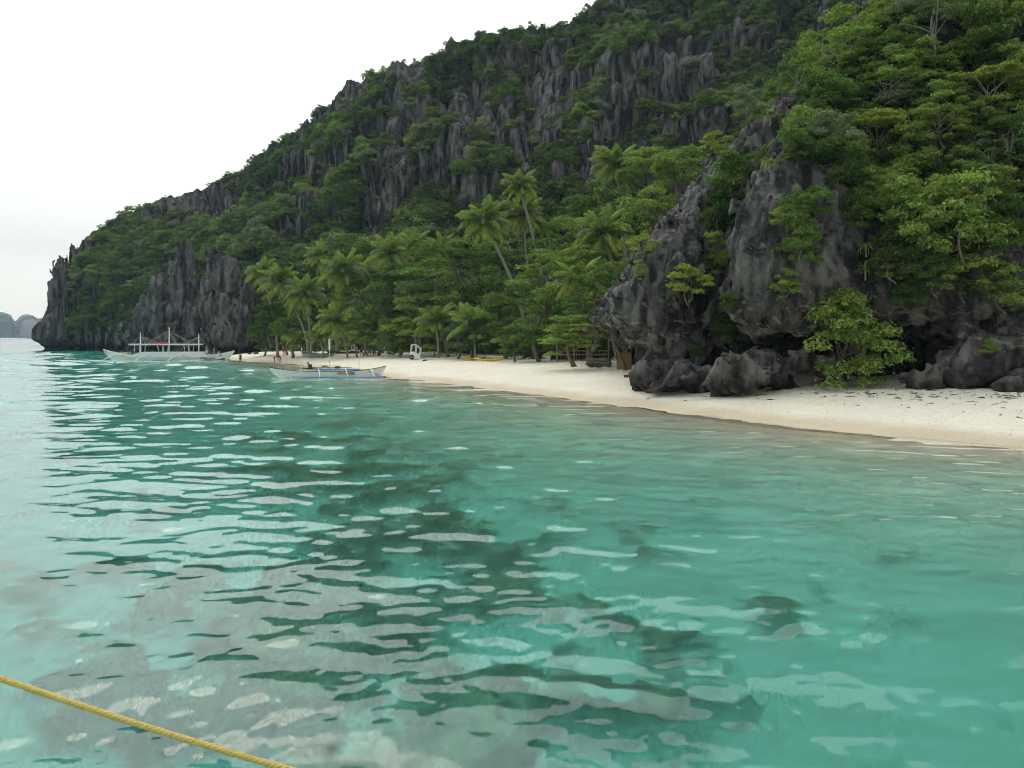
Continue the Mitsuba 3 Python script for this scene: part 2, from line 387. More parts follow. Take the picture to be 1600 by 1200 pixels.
crack = np.exp(-(nfbm(qf * np.array([0.16, 0.05, 0.02]), 3, 141) / 0.035) ** 2) * 4.5 + np.exp(-(nfbm(qf * np.array([0.5, 0.05, 0.06]), 2, 142) / 0.05) ** 2) * 1.9
disp = disp - env * low * crack
stairs = np.clip((nfbm(q * np.array([0.03, 0.03, 0.06]), 3, 46)) * 26, -5, 5) * env * low
P1 = P0 + out * (disp + stairs)[..., None]
rag = np.exp(-((t - 1) / 0.10) ** 2)
spk = meshkit.fbm(q * np.array([0.16, 0.16, 0.0]), 4, 47)
P1[..., 2] += rag * (7 * (spk - 0.5) + 5 * np.clip(spk - 0.60, 0, 1) * 3) * (0.45 + 0.55 * side) + 0.0
notch = np.clip(1 - np.abs(P1[..., 2] - 0.6) / 2.6, 0, 1) * (1 - side)
P1 -= out * np.array([1, 1, 0]) * (4.5 * notch)[..., None]
P1[..., 2] += 1.6 * np.clip((t - 0.3) * 3, 0, 1) * nfbm(q * np.array([0.5, 0.5, 0.5]), 3, 48)
mv, mf = P1.reshape(-1, 3), tris(grid_faces(NS, NT))
mn = vnormals(mv, mf)
if (mn[:, 2].mean()) < 0:
    mf = mf[:, ::-1]; mn = -mn
add('hillside', (mv, mf), 'karst_mat', 'long dark limestone mountain with sheer grooved faces and green scrub', kind='structure', smooth=True)
MN, MT, MSIDE = mn.reshape(NS, NT, 3), t, np.broadcast_to(side, t.shape)

# ------------------------------------------------------------------ rocks grown as solids: signed fields, carved and roughened, then meshed


from scipy.sparse import coo_matrix
from scipy.sparse.csgraph import connected_components


def smin(a, b, k):
    h = np.clip(0.5 + 0.5 * (b - a) / k, 0, 1)
    return b + (a - b) * h - k * h * (1 - h)


def rock_solid(field, lo, hi, h, rough, fine, fine_scale, band=2.4):
    n = [int(math.ceil((b - a) / h)) + 1 for a, b in zip(lo, hi)]
    ax = [(lo[k] + h * np.arange(n[k])).astype(np.float32) for k in range(3)]
    X, Y, Z = np.meshgrid(*ax, indexing='ij', sparse=True)
    f = np.broadcast_to(field(X, Y, Z), n).astype(np.float32).copy()
    near = np.abs(f) < band
    ii = np.argwhere(near)
    p = np.array(lo) + ii * h
    f[near] += rough(p)
    f[[0, -1]] = np.maximum(f[[0, -1]], 0.05); f[:, [0, -1]] = np.maximum(f[:, [0, -1]], 0.05); f[:, :, [0, -1]] = np.maximum(f[:, :, [0, -1]], 0.05)
    v, fc = surface_nets(f, np.array(lo, float), h)
    n_c, lab = connected_components(coo_matrix((np.ones(len(fc) * 2), (fc[:, [0, 1]].ravel(), fc[:, [1, 2]].ravel())), shape=(len(v),) * 2), directed=False)
    big = np.bincount(lab)[lab] > 400                                   # loose crumbs are dropped
    remap = np.cumsum(big) - 1
    fc = remap[fc[big[fc].all(1)]]; v = v[big]
    for _ in range(1):
        nn = vnormals(v, fc)
        v = v + nn * (fine_scale * fine(v))[:, None]
    return v, fc


def ell(X, Y, Z, c, r, rz=0.0, lean=0.0):
    x, y, z = X - c[0], Y - c[1], Z - c[2]
    if lean: x = x - lean * z
    if rz:
        ca, sa = math.cos(rz), math.sin(rz)
        x, y = x * ca + y * sa, -x * sa + y * ca
    q = np.sqrt((x / r[0]) ** 2 + (y / r[1]) ** 2 + (z / r[2]) ** 2)
    return (q - 1) * min(r)


def block(X, Y, Z, c, r, seed):
    '''A broken block: a small convex lump with flat faces.'''
    rg = np.random.default_rng(seed)
    f = None
    for _ in range(13):
        n = unit_(rg.normal(0, 1, 3)); d = rg.uniform(0.72, 1.0)
        q = ((X - c[0]) / r[0] * n[0] + (Y - c[1]) / r[1] * n[1] + (Z - c[2]) / r[2] * n[2] - d) * min(r)
        f = q if f is None else np.maximum(f, q)
    return f


def unit_(a):
    return a / np.linalg.norm(a)


def near_cliff(X, Y, Z):
    # the sloping body of the headland, its front face stepping back with height
    front = 43.2 - 0.23 * (X - 7) + np.interp(Z, [-1, 1.2, 2.2, 3.4, 4.3, 6, 9, 13, 18, 24, 40], [3.4, 3.2, 2.6, 1.2, 0.0, 0.2, 1.2, 3.2, 6.8, 11, 22])
    front = front + 1.5 * np.cos((X - 9) * 0.55) * np.clip((Z - 3) / 6, 0, 1) * np.clip((28 - X) / 10, 0, 1)
    left = np.interp(Z, [-1, 2.6, 3.2, 4.6, 5.5, 8, 10.5, 13, 16, 19, 22, 26], [9.6, 9.4, 7.6, 5.8, 5.7, 6.9, 8.8, 10.6, 14.0, 17.2, 21, 27]) + 0.10 * (Y - 42) * np.clip((Z - 2) / 6, 0, 1)
    f = np.maximum((front - Y) * 0.8, (left - X) * 0.8)
    f = np.maximum(f, Y - 78)
    # the bulging nose in the middle
    f = smin(f, ell(X, Y, Z, (14.6, 41.0, 8.0), (3.5, 3.2, 5.0), 0.1, 0.10), 0.8)
    f = smin(f, ell(X, Y, Z, (13.4, 40.0, 5.6), (2.6, 2.4, 2.2), 0.0), 0.8)
    f = smin(f, ell(X, Y, Z, (9.3, 43.6, 6.2), (2.9, 2.4, 2.9), 0.0, 0.15), 0.7)
    f = smin(f, ell(X, Y, Z, (22.5, 39.0, 6.6), (6.5, 3.4, 3.0), -0.15), 0.9)
    # hollows: the notch left of the foot, the black cave mouths, the gully between the two noses
    f = np.maximum(f, -ell(X, Y, Z, (11.3, 42.6, 1.6), (1.55, 8.0, 2.2)))
    f = np.maximum(f, -ell(X, Y, Z, (15.4, 41.0, 2.1), (5.0, 8.5, 1.75), -0.1))
    f = np.maximum(f, -ell(X, Y, Z, (20.0, 39.5, 2.5), (2.3, 8.0, 1.2), -0.1))
    f = np.maximum(f, -ell(X, Y, Z, (26.6, 36.0, 1.4), (2.4, 7.6, 1.3), -0.1))
    f = np.maximum(f, -ell(X, Y, Z, (11.2, 41.0, 8.6), (0.85, 2.6, 4.6), 0.0, 0.22))
    # the foot of the left buttress, the boulders and the ledge below the caves
    f = smin(f, ell(X, Y, Z, (8.5, 43.9, 1.35), (1.8, 1.9, 1.05), 0.0, 0.35), 0.5)
    f = smin(f, ell(X, Y, Z, (9.5, 44.6, 2.9), (1.5, 1.8, 1.8), 0.0, 0.3), 0.9)
    for c, rad, sd in (((10.5, 38.0, 1.45), (0.95, 0.95, 0.95), 1), ((11.5, 38.5, 1.75), (1.3, 1.1, 0.85), 2), ((12.7, 39.2, 1.6), (1.2, 1.0, 0.95), 3), ((13.9, 39.3, 1.95), (1.5, 1.0, 0.65), 4), ((15.3, 39.6, 1.8), (1.3, 1.0, 0.7), 5), ((9.0, 41.2, 1.25), (0.9, 0.9, 0.6), 6),
                       ((20.2, 35.4, 1.95), (1.75, 1.4, 1.15), 7), ((21.9, 35.8, 2.4), (1.9, 1.5, 1.35), 8), ((23.6, 36.0, 2.2), (1.6, 1.5, 1.3), 9), ((18.5, 35.6, 1.3), (0.65, 0.6, 0.65), 10), ((22.6, 33.6, 1.4), (1.0, 0.9, 0.95), 11), ((17.0, 37.6, 1.25), (1.5, 1.0, 0.55), 12)):
        f = smin(f, block(X, Y, Z, c, rad, sd), 0.12)
    return f


def near_rough(p):
    w = p + 0.5 * np.stack([nfbm(p * 0.5, 2, 151), nfbm(p * 0.5, 2, 152), nfbm(p * 0.5, 2, 153)], -1)
    a = nfbm(w * np.array([0.42, 0.42, 0.22]), 4, 51) * 1.7
    rid = np.abs(nfbm(w * np.array([0.55, 0.55, 0.20]), 3, 52)) * 2.6
    rid2 = np.abs(nfbm(w * np.array([1.25, 1.25, 0.55]), 3, 53)) * 1.35
    cr = np.exp(-(nfbm(w * np.array([0.34, 0.34, 0.12]), 3, 57) / 0.028) ** 2) * 0.8 + np.exp(-(nfbm(w * np.array([0.95, 0.95, 0.45]), 2, 58) / 0.03) ** 2) * 0.4
    hi = np.clip((p[:, 2] - 1.6) / 2.5, 0.8, 1)
    return (a + rid + rid2 - 0.42 + cr * 0.9) * hi


def near_fine(v):
    return 0.30 - np.abs(nfbm(v * np.array([2.3, 2.3, 1.2]), 3, 55)) * 2.4 - np.abs(nfbm(v * np.array([5.0, 5.0, 3.0]), 2, 56)) * 1.1


v, f = rock_solid(near_cliff, (3.0, 31.0, -0.6), (34.0, 65.0, 30.0), 0.195, near_rough, near_fine, 0.26, 1.5)
CLV, CLF = v, f
add('sea_cliff', (v, f), 'cliff_mat', 'dark undercut limestone cliff with caves at its foot beside the beach', kind='structure', smooth=True)


def pinnacles(X, Y, Z):
    f = np.full(np.broadcast_shapes(X.shape, Y.shape, Z.shape), 9.0, np.float32)
    for u, vtop, w, Yc in ((292, 372, 25, 186), (328, 388, 17, 184), (268, 410, 22, 184), (246, 442, 22, 186), (360, 404, 20, 178), (383, 412, 15, 176), (345, 430, 30, 180), (225, 470, 22, 188), (300, 452, 50, 187), (206, 505, 16, 190)):
        top, wid = at(u, vtop, Yc), w / FPX * Yc
        c = (top[0], Yc, -1.0)
        taper = np.clip(1 - (Z + 1) / (top[2] + 1.5), 0, 1) ** 0.42
        d = np.sqrt((X - c[0]) ** 2 + ((Y - c[1]) * 0.85) ** 2) - wid * 1.05 * taper
        d = np.maximum(d * 0.8, Z - top[2])
        f = smin(f, d, 1.0)
    cut = np.clip(1 - np.abs(Z - 1.0) / 2.4, 0, 1) * 2.2
    return f + cut


def pin_rough(p):
    w = p + 1.2 * np.stack([nfbm(p * 0.2, 2, 161), nfbm(p * 0.2, 2, 162), 0 * p[:, 0]], -1)
    cr = np.exp(-(nfbm(w * np.array([0.16, 0.16, 0.03]), 3, 65) / 0.035) ** 2) * 1.8 + np.exp(-(nfbm(w * np.array([0.4, 0.4, 0.10]), 2, 66) / 0.04) ** 2) * 0.9
    return nfbm(w * np.array([0.22, 0.22, 0.06]), 4, 61) * 5.0 + np.abs(nfbm(w * np.array([0.34, 0.34, 0.06]), 3, 62)) * 4.2 + np.abs(nfbm(w * np.array([0.8, 0.8, 0.25]), 3, 63)) * 2.2 - 1.0 + cr


pv, pf = rock_solid(pinnacles, (-100, 158, -1.5), (-48, 204, 32), 0.40, pin_rough, lambda v: 0.25 - np.abs(nfbm(v * np.array([1.1, 1.1, 0.4]), 3, 64)) * 3, 0.7, 4.0)
add('rock_pinnacles', (pv, pf), 'karst_mat', 'grey fluted limestone pinnacles standing behind the big outrigger boat', 'rock outcrop', smooth=True)



def headland_tip(X, Y, Z):
    f = np.full(np.broadcast_shapes(X.shape, Y.shape, Z.shape), 9.0, np.float32)
    for u, vtop, w, Yc in ((97, 403, 13, 262), (87, 440, 12, 262), (106, 425, 14, 268), (117, 384, 13, 276), (92, 470, 20, 263), (130, 410, 22, 278), (112, 480, 30, 268), (84, 512, 15, 260), (104, 520, 38, 264)):
        top, wid = at(u, vtop, Yc), w / FPX * Yc
        taper = np.clip(1 - (Z + 1) / (top[2] + 1.5), 0, 1) ** 0.40
        d = np.sqrt((X - top[0]) ** 2 + ((Y - Yc) * 0.8) ** 2) - wid * 1.05 * taper
        f = smin(f, np.maximum(d * 0.8, Z - top[2]), 1.0)
    f = smin(f, ell(X, Y, Z, (at(74, 0, 258)[0], 258, 5.2), (3.4, 4.5, 4.2), 0, 0.25), 1.5)
    return f + np.clip(1 - np.abs(Z - 0.6) / 3.0, 0, 1) * 3.4


hv, hf = rock_solid(headland_tip, (-160, 244, -1.5), (-122, 288, 40), 0.5, pin_rough, lambda v: 0.25 - np.abs(nfbm(v * np.array([1.1, 1.1, 0.4]), 3, 64)) * 3, 0.7, 4.0)
add('headland_rock', (hv, hf), 'karst_mat', 'sheer grey rock spires at the far left tip of the headland', 'rock outcrop', smooth=True)

# ------------------------------------------------------------------ islands far across the bay


def isle_col(p, n, uv):
    g = fbm(p.x * 0.02, p.y * 0.02, p.z * 0.03, octaves=4)
    c = mix((0.03, 0.05, 0.022), (0.06, 0.085, 0.035), g)
    return mix(c, (0.22, 0.215, 0.205), smoothstep(0.5, 0.62, fbm(p.x * 0.012, p.y * 0.012, p.z * 0.008 + 5, octaves=4)) * 0.8)


scene['isle_mat'] = {'type': 'twosided', 'b': {'type': 'diffuse', 'reflectance': proc(isle_col)}}


def island(key, label, Yc, prof, depth, seed):
    u = np.linspace(prof[0][0], prof[-1][0], 150)
    topv = np.interp(u, [p[0] for p in prof], [p[1] for p in prof])
    a = np.linspace(0, math.pi, 40)
    U, A = np.meshgrid(u, a, indexing='ij')
    h = (VH - topv)[:, None] / FPX * Yc
    Yy = Yc - depth * np.cos(A) * (0.35 + 0.65 * np.minimum(1, h / h.max()))
    Z = h * np.sin(A) ** 0.42 - 3
    Yy = Yy + 90 * nfbm(np.stack([U * 0.014, Yy * 0.006, Z * 0.006], -1), 4, seed)
    p = np.stack([(U - UC) / FPX * Yy, Yy, Z], -1)          # the island's depth runs away from the bay
    p[..., 2] += np.sin(A) * 14 * nfbm(p * np.array([0.012, 0.004, 0.0]), 3, seed + 3)
    m = (p.reshape(-1, 3), tris(grid_faces(len(u), len(a))))
    add(key, m, 'isle_mat', label, kind='structure', smooth=True)


island('island', 'hazy blue island with a flat top at the left horizon', 2700, [(-330, 531), (-300, 505), (-230, 478), (-150, 492), (-60, 478), (-10, 485), (8, 486), (17, 489), (20, 495), (24, 500), (32, 508), (40, 528)], 260, 71)
island('island_001', 'hazy blue dome shaped island beside the headland tip', 2750, [(8, 530), (16, 512), (24, 500), (30, 493), (37, 489.5), (45, 488.5), (52, 490), (60, 495), (66, 502), (72, 508), (82, 514), (120, 531)], 260, 74)
island('island_002', 'palest low island furthest out on the horizon', 3350, [(30, 530), (45, 500), (60, 495), (80, 495), (140, 492), (220, 505), (300, 531)], 300, 77)
# ------------------------------------------------------------------ plants: leaf by leaf, in clumps ('pads') carried on limbs
scene['leaf_mat'] = {'type': 'principledthin', 'base_color': {'type': 'mesh_attribute', 'name': 'vertex_color'}, 'roughness': 0.45, 'diff_trans': 0.6, 'spec_trans': 0.0, 'eta': 1.35}


def bark_col(p, n, uv):
    k = fbm(p.x * 4, p.y * 4, p.z * 9, octaves=3)
    return mix((0.09, 0.075, 0.055), (0.27, 0.24, 0.195), k)


def palebark_col(p, n, uv):
    return mix((0.17, 0.15, 0.12), (0.42, 0.39, 0.33), fbm(p.x * 5, p.y * 5, p.z * 12, octaves=3))


scene['bark_mat'] = {'type': 'diffuse', 'reflectance': proc(bark_col)}
scene['pale_bark_mat'] = {'type': 'diffuse', 'reflectance': proc(palebark_col)}


def unit(a):
    return a / (np.linalg.norm(a, axis=-1, keepdims=True) + 1e-12)


def leaves(pos, nrm, size, rng, col, aspect=0.5, fold=0.18, droop=0.25):
    """One folded four-cornered leaf at each of pos, facing about nrm. Returns vertices, triangles, colours."""
    n = len(pos)
    nrm = unit(nrm + rng.normal(0, 0.38, (n, 3)))
    d = rng.normal(0, 1, (n, 3)); d -= (d * nrm).sum(1, keepdims=True) * nrm
    d = unit(d); d[:, 2] -= droop; d = unit(d)
    s = np.cross(nrm, d); s = unit(s)
    L = size * rng.uniform(0.6, 1.3, n)[:, None]
    v = np.stack([pos - d * L * 0.45, pos + s * L * aspect * 0.5 + nrm * L * fold, pos + d * L * 0.55, pos - s * L * aspect * 0.5 + nrm * L * fold], 1).reshape(-1, 3)
    o = np.arange(n)[:, None] * 4
    f = np.concatenate([o + [[0, 1, 2]], o + [[0, 2, 3]]], 0)
    return v, f, np.repeat(np.clip(col, 0.004, 0.9), 4, axis=0)


def pad_points(c, r, flat, n, rng, fill=0.35):
    d = unit(rng.normal(0, 1, (n, 3)))
    d[:, 2] = np.where(d[:, 2] < -0.15, -d[:, 2] * 0.8, d[:, 2])
    rr = 1 - fill * rng.random(n) ** 1.5
    wob = 1 + 0.28 * np.sin(d[:, 0] * 5 + c[0] * 3) * np.sin(d[:, 1] * 5 + c[1] * 4 + 1)
    p = d * (rr * wob)[:, None] * np.array([r, r, r * flat])
    nrm = unit(d * np.array([0.8, 0.8, 0.6]) + np.array([0, 0, 0.75]))
    return c + p, nrm


GREENS = {'dark': ((0.036, 0.070, 0.020), (0.092, 0.155, 0.042)), 'mid': ((0.066, 0.122, 0.030), (0.165, 0.250, 0.062)), 'light': ((0.120, 0.190, 0.040), (0.260, 0.350, 0.085)),
          'yellow': ((0.180, 0.225, 0.042), (0.330, 0.380, 0.085)), 'grey': ((0.110, 0.145, 0.075), (0.225, 0.265, 0.150)), 'blue': ((0.040, 0.082, 0.044), (0.110, 0.178, 0.095))}


def tint(hue, n, rng, base=None):
    a, b = (np.array(x) for x in GREENS[hue])
    t = np.clip((rng.random() if base is None else base) * 0.7 + rng.normal(0.15, 0.26, n), 0, 1.25)[:, None]
    c = a + (b - a) * t
    c *= rng.uniform(1.05, 1.7, (n, 1))
    c[rng.random(n) < 0.015] = (0.22, 0.17, 0.05)
    return c


def crown(rng, pads, leaf, hue, density=1.0, flat=0.55, aspect=0.5, fill=0.35):
    vs, fs, cs, k = [], [], [], 0
    for c, r in pads:
        n = max(6, int(density * r * r * 5.2 / (leaf * leaf * aspect)))
        p, nm = pad_points(np.array(c), r, flat, n, rng, fill)
        v, f, col = leaves(p, nm, leaf, rng, tint(hue, n, rng), aspect)
        vs.append(v); fs.append(f + k); cs.append(col); k += len(v)
    return (np.vstack(vs), np.vstack(fs)), np.vstack(cs)


def dome_pads(rng, n, rad, h, r0, r1, low=0.0, thin=0.0):
    pads = []
    for i in range(n):
        a, e = i * 2.39996 + rng.normal(0, 0.7), rng.uniform(low, 1)
        ct = math.sqrt(max(0, 1 - e * e))
        k = rng.uniform(0.45, 1.08)
        pads.append(((math.cos(a) * ct * rad * k, math.sin(a) * ct * rad * k, e * h * rng.uniform(0.6, 1.12)), rng.uniform(r0, r1)))
    return pads


def limbs(rng, base, fork, pads, r0, n, wiggle=0.12):
    """A trunk from base to fork and limbs on to n of the pads, as one mesh."""
    base, fork = np.array(base, float), np.array(fork, float)
    t = np.linspace(0, 1, 7)[:, None]
    bend = rng.normal(0, 1, 3) * wiggle * np.linalg.norm(fork - base)
    line = base + (fork - base) * t + bend * np.sin(t * math.pi) * np.array([1, 1, 0.1])
    parts = [tube(line, np.interp(t[:, 0], [0, 0.08, 1], [r0 * 1.5, r0 * 1.05, r0 * 0.7]), 8)]
    pick = rng.permutation(len(pads))[:n]
    for i in pick:
        c = np.array(pads[i][0]); c = c - np.array([0, 0, pads[i][1] * 0.1])
        s = line[rng.integers(4, 7)]
        q = np.linspace(0, 1, 7)[:, None]
        b = rng.normal(0, 1, 3) * wiggle * np.linalg.norm(c - s)
        l = s + (c - s) * q + (b + np.array([0, 0, 0.12 * np.linalg.norm(c - s)])) * np.sin(q * math.pi)
        parts.append(tube(l, np.linspace(r0 * 0.55, r0 * 0.12, 7), 5))
    return cat_mesh(parts)


def group(gid, parts):
    """A plant kept once; scene entries then stand copies of it in the place. parts: {name: (mesh, bsdf, colours)}."""
    scene[gid] = {'type': 'shapegroup', **{n: ply(m, b, smooth=(c is None), color=c) for n, (m, b, c) in parts.items()}}


def stand(key, gid, pos, scale, yaw, tilt=(0, 0), label=None, cat=None, group_=None, kind=None):
    sc = scale if isinstance(scale, (tuple, list)) else (scale,) * 3
    scene[key] = {'type': 'instance', 'to_world': T().translate(list(map(float, pos))).rotate([1, 0, 0], tilt[0]).rotate([0, 1, 0], tilt[1]).rotate([0, 0, 1], math.degrees(yaw)).scale(list(map(float, sc))),
                  'shapegroup': {'type': 'ref', 'id': gid}}
    tag(key, label, cat, group_, kind)


# --- scrub for the mountain: low counts, seen from two to three hundred metres
SCRUB = []
for i, hue in enumerate(['dark', 'mid', 'mid', 'light', 'dark', 'mid', 'grey', 'light']):
    rng = np.random.default_rng(100 + i)
    pads = dome_pads(rng, 9 + i % 3, 0.70, 0.85, 0.24, 0.50, -0.75)
    m, c = crown(rng, pads, 0.18, hue, 1.9, 0.85, 0.6)
    group(f'scrub_kind_{i}', {'crown': (m, 'leaf_mat', c)})
    SCRUB.append((f'scrub_kind_{i}', hue))
# --- forest crowns for the slope behind the beach
FOREST = []
for i, hue in enumerate(['mid', 'dark', 'light', 'mid', 'blue', 'light']):
    rng = np.random.default_rng(200 + i)
    pads = dome_pads(rng, 20, 0.78, 0.9, 0.18, 0.38, -0.75)
    m, c = crown(rng, pads, 0.10, hue, 2.3, 0.78, 0.6)
    group(f'forest_kind_{i}', {'crown': (m, 'leaf_mat', c), 'trunk': (limbs(rng, (0, 0, -1.3), (0.03, 0.02, 0.05), pads, 0.055, 6), 'bark_mat', None)})
    FOREST.append((f'forest_kind_{i}', hue))
# --- layered beach trees: flat sprays of large leaves one above the other
LAYER = []
for i, hue in enumerate(['light', 'mid', 'mid', 'blue', 'light', 'dark']):
    rng = np.random.default_rng(300 + i)
    pads = []
    for lv, (z, rad) in enumerate(((-0.45, 0.80), (-0.15, 0.98), (0.18, 0.90), (0.5, 0.72), (0.80, 0.42))):
        m_ = 9 - lv
        for k in range(m_):
            a = k * 2 * math.pi / m_ + rng.normal(0, 0.25) + lv
            rr = rad * rng.uniform(0.45, 1.0)
            pads.append(((math.cos(a) * rr, math.sin(a) * rr, z + rng.normal(0, 0.15) - 0.15 * rr), rng.uniform(0.14, 0.36)))
    m, c = crown(rng, pads, 0.08, hue, 2.0, 0.6, 0.6)
    group(f'layer_kind_{i}', {'crown': (m, 'leaf_mat', c), 'trunk': (limbs(rng, (0.1, 0, -1.55), (0, 0.05, 0.2), pads, 0.06, 12), 'bark_mat', None)})
    LAYER.append((f'layer_kind_{i}', hue))
# --- cliff shrubs, seen from forty metres: small leaves, visible limbs
SHRUB = []
for i, (hue, n, rad, h, r0, r1, fl, lf) in enumerate([('mid', 15, 0.72, 0.95, 0.16, 0.44, 0.85, 0.11), ('light', 13, 0.80, 0.75, 0.14, 0.40, 0.75, 0.12), ('dark', 16, 0.72, 1.0, 0.18, 0.42, 0.9, 0.105), ('yellow', 11, 0.85, 0.6, 0.15, 0.36, 0.6, 0.115),
                                                 ('mid', 14, 0.90, 0.6, 0.15, 0.38, 0.65, 0.10), ('light', 17, 0.70, 1.05, 0.14, 0.40, 0.8, 0.115), ('dark', 13, 0.85, 0.8, 0.17, 0.40, 0.8, 0.10), ('grey', 12, 0.80, 0.8, 0.15, 0.36, 0.75, 0.095)]):
    rng = np.random.default_rng(400 + i)
    pads = dome_pads(rng, n + 5, rad * 0.95, h, r0 * 1.12, r1 * 1.12, -0.75)
    m, c = crown(rng, pads, lf, hue, 1.9, fl, 0.46, 0.6)
    group(f'shrub_kind_{i}', {'crown': (m, 'leaf_mat', c), 'stem': (limbs(rng, (0, 0, -0.75), (0.04, 0.02, -0.05), pads, 0.026, 4, 0.2), 'bark_mat', None)})
    SHRUB.append((f'shrub_kind_{i}', hue))


# --- spiky rosettes
def rosette(rng, n, hue, droop=0.5, width=0.055):
    vs, fs, cs = [], [], []
    k = 0
    for i in range(n):
        a, e = i * 2.4 + rng.normal(0, 0.1), rng.uniform(-0.1, 1.35)
        L = rng.uniform(0.75, 1.05)
        s = np.linspace(0, 1, 6)
        d = np.array([math.cos(a), math.sin(a)])
        hor, ver = np.cos(e - droop * s * s) * s * L, np.sin(e - droop * s * s) * s * L
        ctr = np.stack([d[0] * hor, d[1] * hor, ver], 1)
        sd = np.array([-d[1], d[0], 0])
        w = width * np.interp(s, [0, 0.2, 1], [0.6, 1, 0.03])
        v = np.stack([ctr - sd * w[:, None], ctr + sd * w[:, None]], 1).reshape(-1, 3)
        vs.append(v); fs.append(tris(grid_faces(6, 2)) + k); k += len(v)
        cs.append(np.repeat(tint(hue, 1, rng), len(v), 0))
    return (np.vstack(vs), np.vstack(fs)), np.vstack(cs)


for i, (hue, n, dr_) in enumerate([('light', 46, 0.6), ('yellow', 40, 0.9), ('grey', 60, 0.4)]):
    rng = np.random.default_rng(500 + i)
    m, c = rosette(rng, n, hue, dr_)
    st = tube([(0, 0, -0.75), (0.05, 0, -0.4), (0, 0.02, 0.02)], [0.07, 0.05, 0.045], 7)
    group(f'rosette_kind_{i}', {'leaf_rosette': (m, 'leaf_mat', c), 'stem': (st, 'pale_bark_mat', None)})


# --- coconut palms
def frond(rng, hue, arch, twist):
    """A feather leaf one unit long along +x, arching up and over."""
    s = np.linspace(0, 1, 14)
    ang = arch[0] - (arch[0] - arch[1]) * s ** 1.3
    x = np.r_[0, np.cumsum(np.cos(ang[:-1]))] / 13; z = np.r_[0, np.cumsum(np.sin(ang[:-1]))] / 13
    mid = np.stack([x, 0.05 * twist * s ** 2, z], 1)
    vs, fs, cs, k = [], [], [], 0
    rt = tube(mid, np.linspace(0.014, 0.003, 14), 4)
    vs.append(rt.vertices); fs.append(rt.faces); cs.append(np.tile([[0.15, 0.15, 0.055]], (len(rt.vertices), 1))); k = len(rt.vertices)
    for t_ in np.linspace(0.10, 0.985, 38):
        for sg in (-1, 1):
            p = np.array([np.interp(t_, s, mid[:, j]) for j in range(3)])
            a = np.interp(t_, s, ang)
            tg = np.array([math.cos(a), 0, math.sin(a)])
            L = 0.27 * math.sin(math.pi * min(1, 0.10 + 0.92 * t_)) ** 0.6 * rng.uniform(0.85, 1.1) + 0.03
            hang = rng.uniform(0.8, 1.7)
            sd = np.array([0, sg, 0.0])
            d = unit(tg * 0.55 + sd * 0.75 + np.array([0, 0, -hang * 0.45]))
            d2 = unit(d + np.array([0, 0, -hang * 0.9]))
            w = tg * 0.0115 + np.array([0, 0, 0.004])
            q1, q2 = p + d * L * 0.5, p + d * L * 0.5 + d2 * L * 0.5
            v = np.array([p - w, p + w, q1 + w * 1.2, q1 - w * 1.2, q2])
            vs.append(v); fs.append(np.array([[0, 1, 2], [0, 2, 3], [3, 2, 4]]) + k); k += 5
            cs.append(np.repeat(tint(hue, 1, rng, t_ * 0.7), 5, 0))
    return (np.vstack(vs), np.vstack(fs)), np.vstack(cs)


FRONDS = []
for i, (hue, arch) in enumerate([('light', (1.35, 0.2)), ('light', (0.95, -0.7)), ('grey', (0.65, -1.1)), ('light', (0.35, -1.3)), ('yellow', (0.0, -1.45)), ('yellow', (-0.5, -1.55)), ('light', (1.1, -0.3))]):
    rng = np.random.default_rng(600 + i)
    m, c = frond(rng, hue, arch, rng.normal(0, 1))
    group(f'frond_kind_{i}', {'frond': (m, 'leaf_mat', c)})
nut = cat_mesh([trimesh.creation.icosphere(1, 0.11).apply_translation((0.2 * math.cos(a), 0.2 * math.sin(a), -0.12 + 0.05 * math.sin(3 * a))) for a in np.linspace(0, 5.6, 7)])
scene['nut_mat'] = {'type': 'principled', 'base_color': {'type': 'rgb', 'value': [0.20, 0.14, 0.04]}, 'roughness': 0.5}


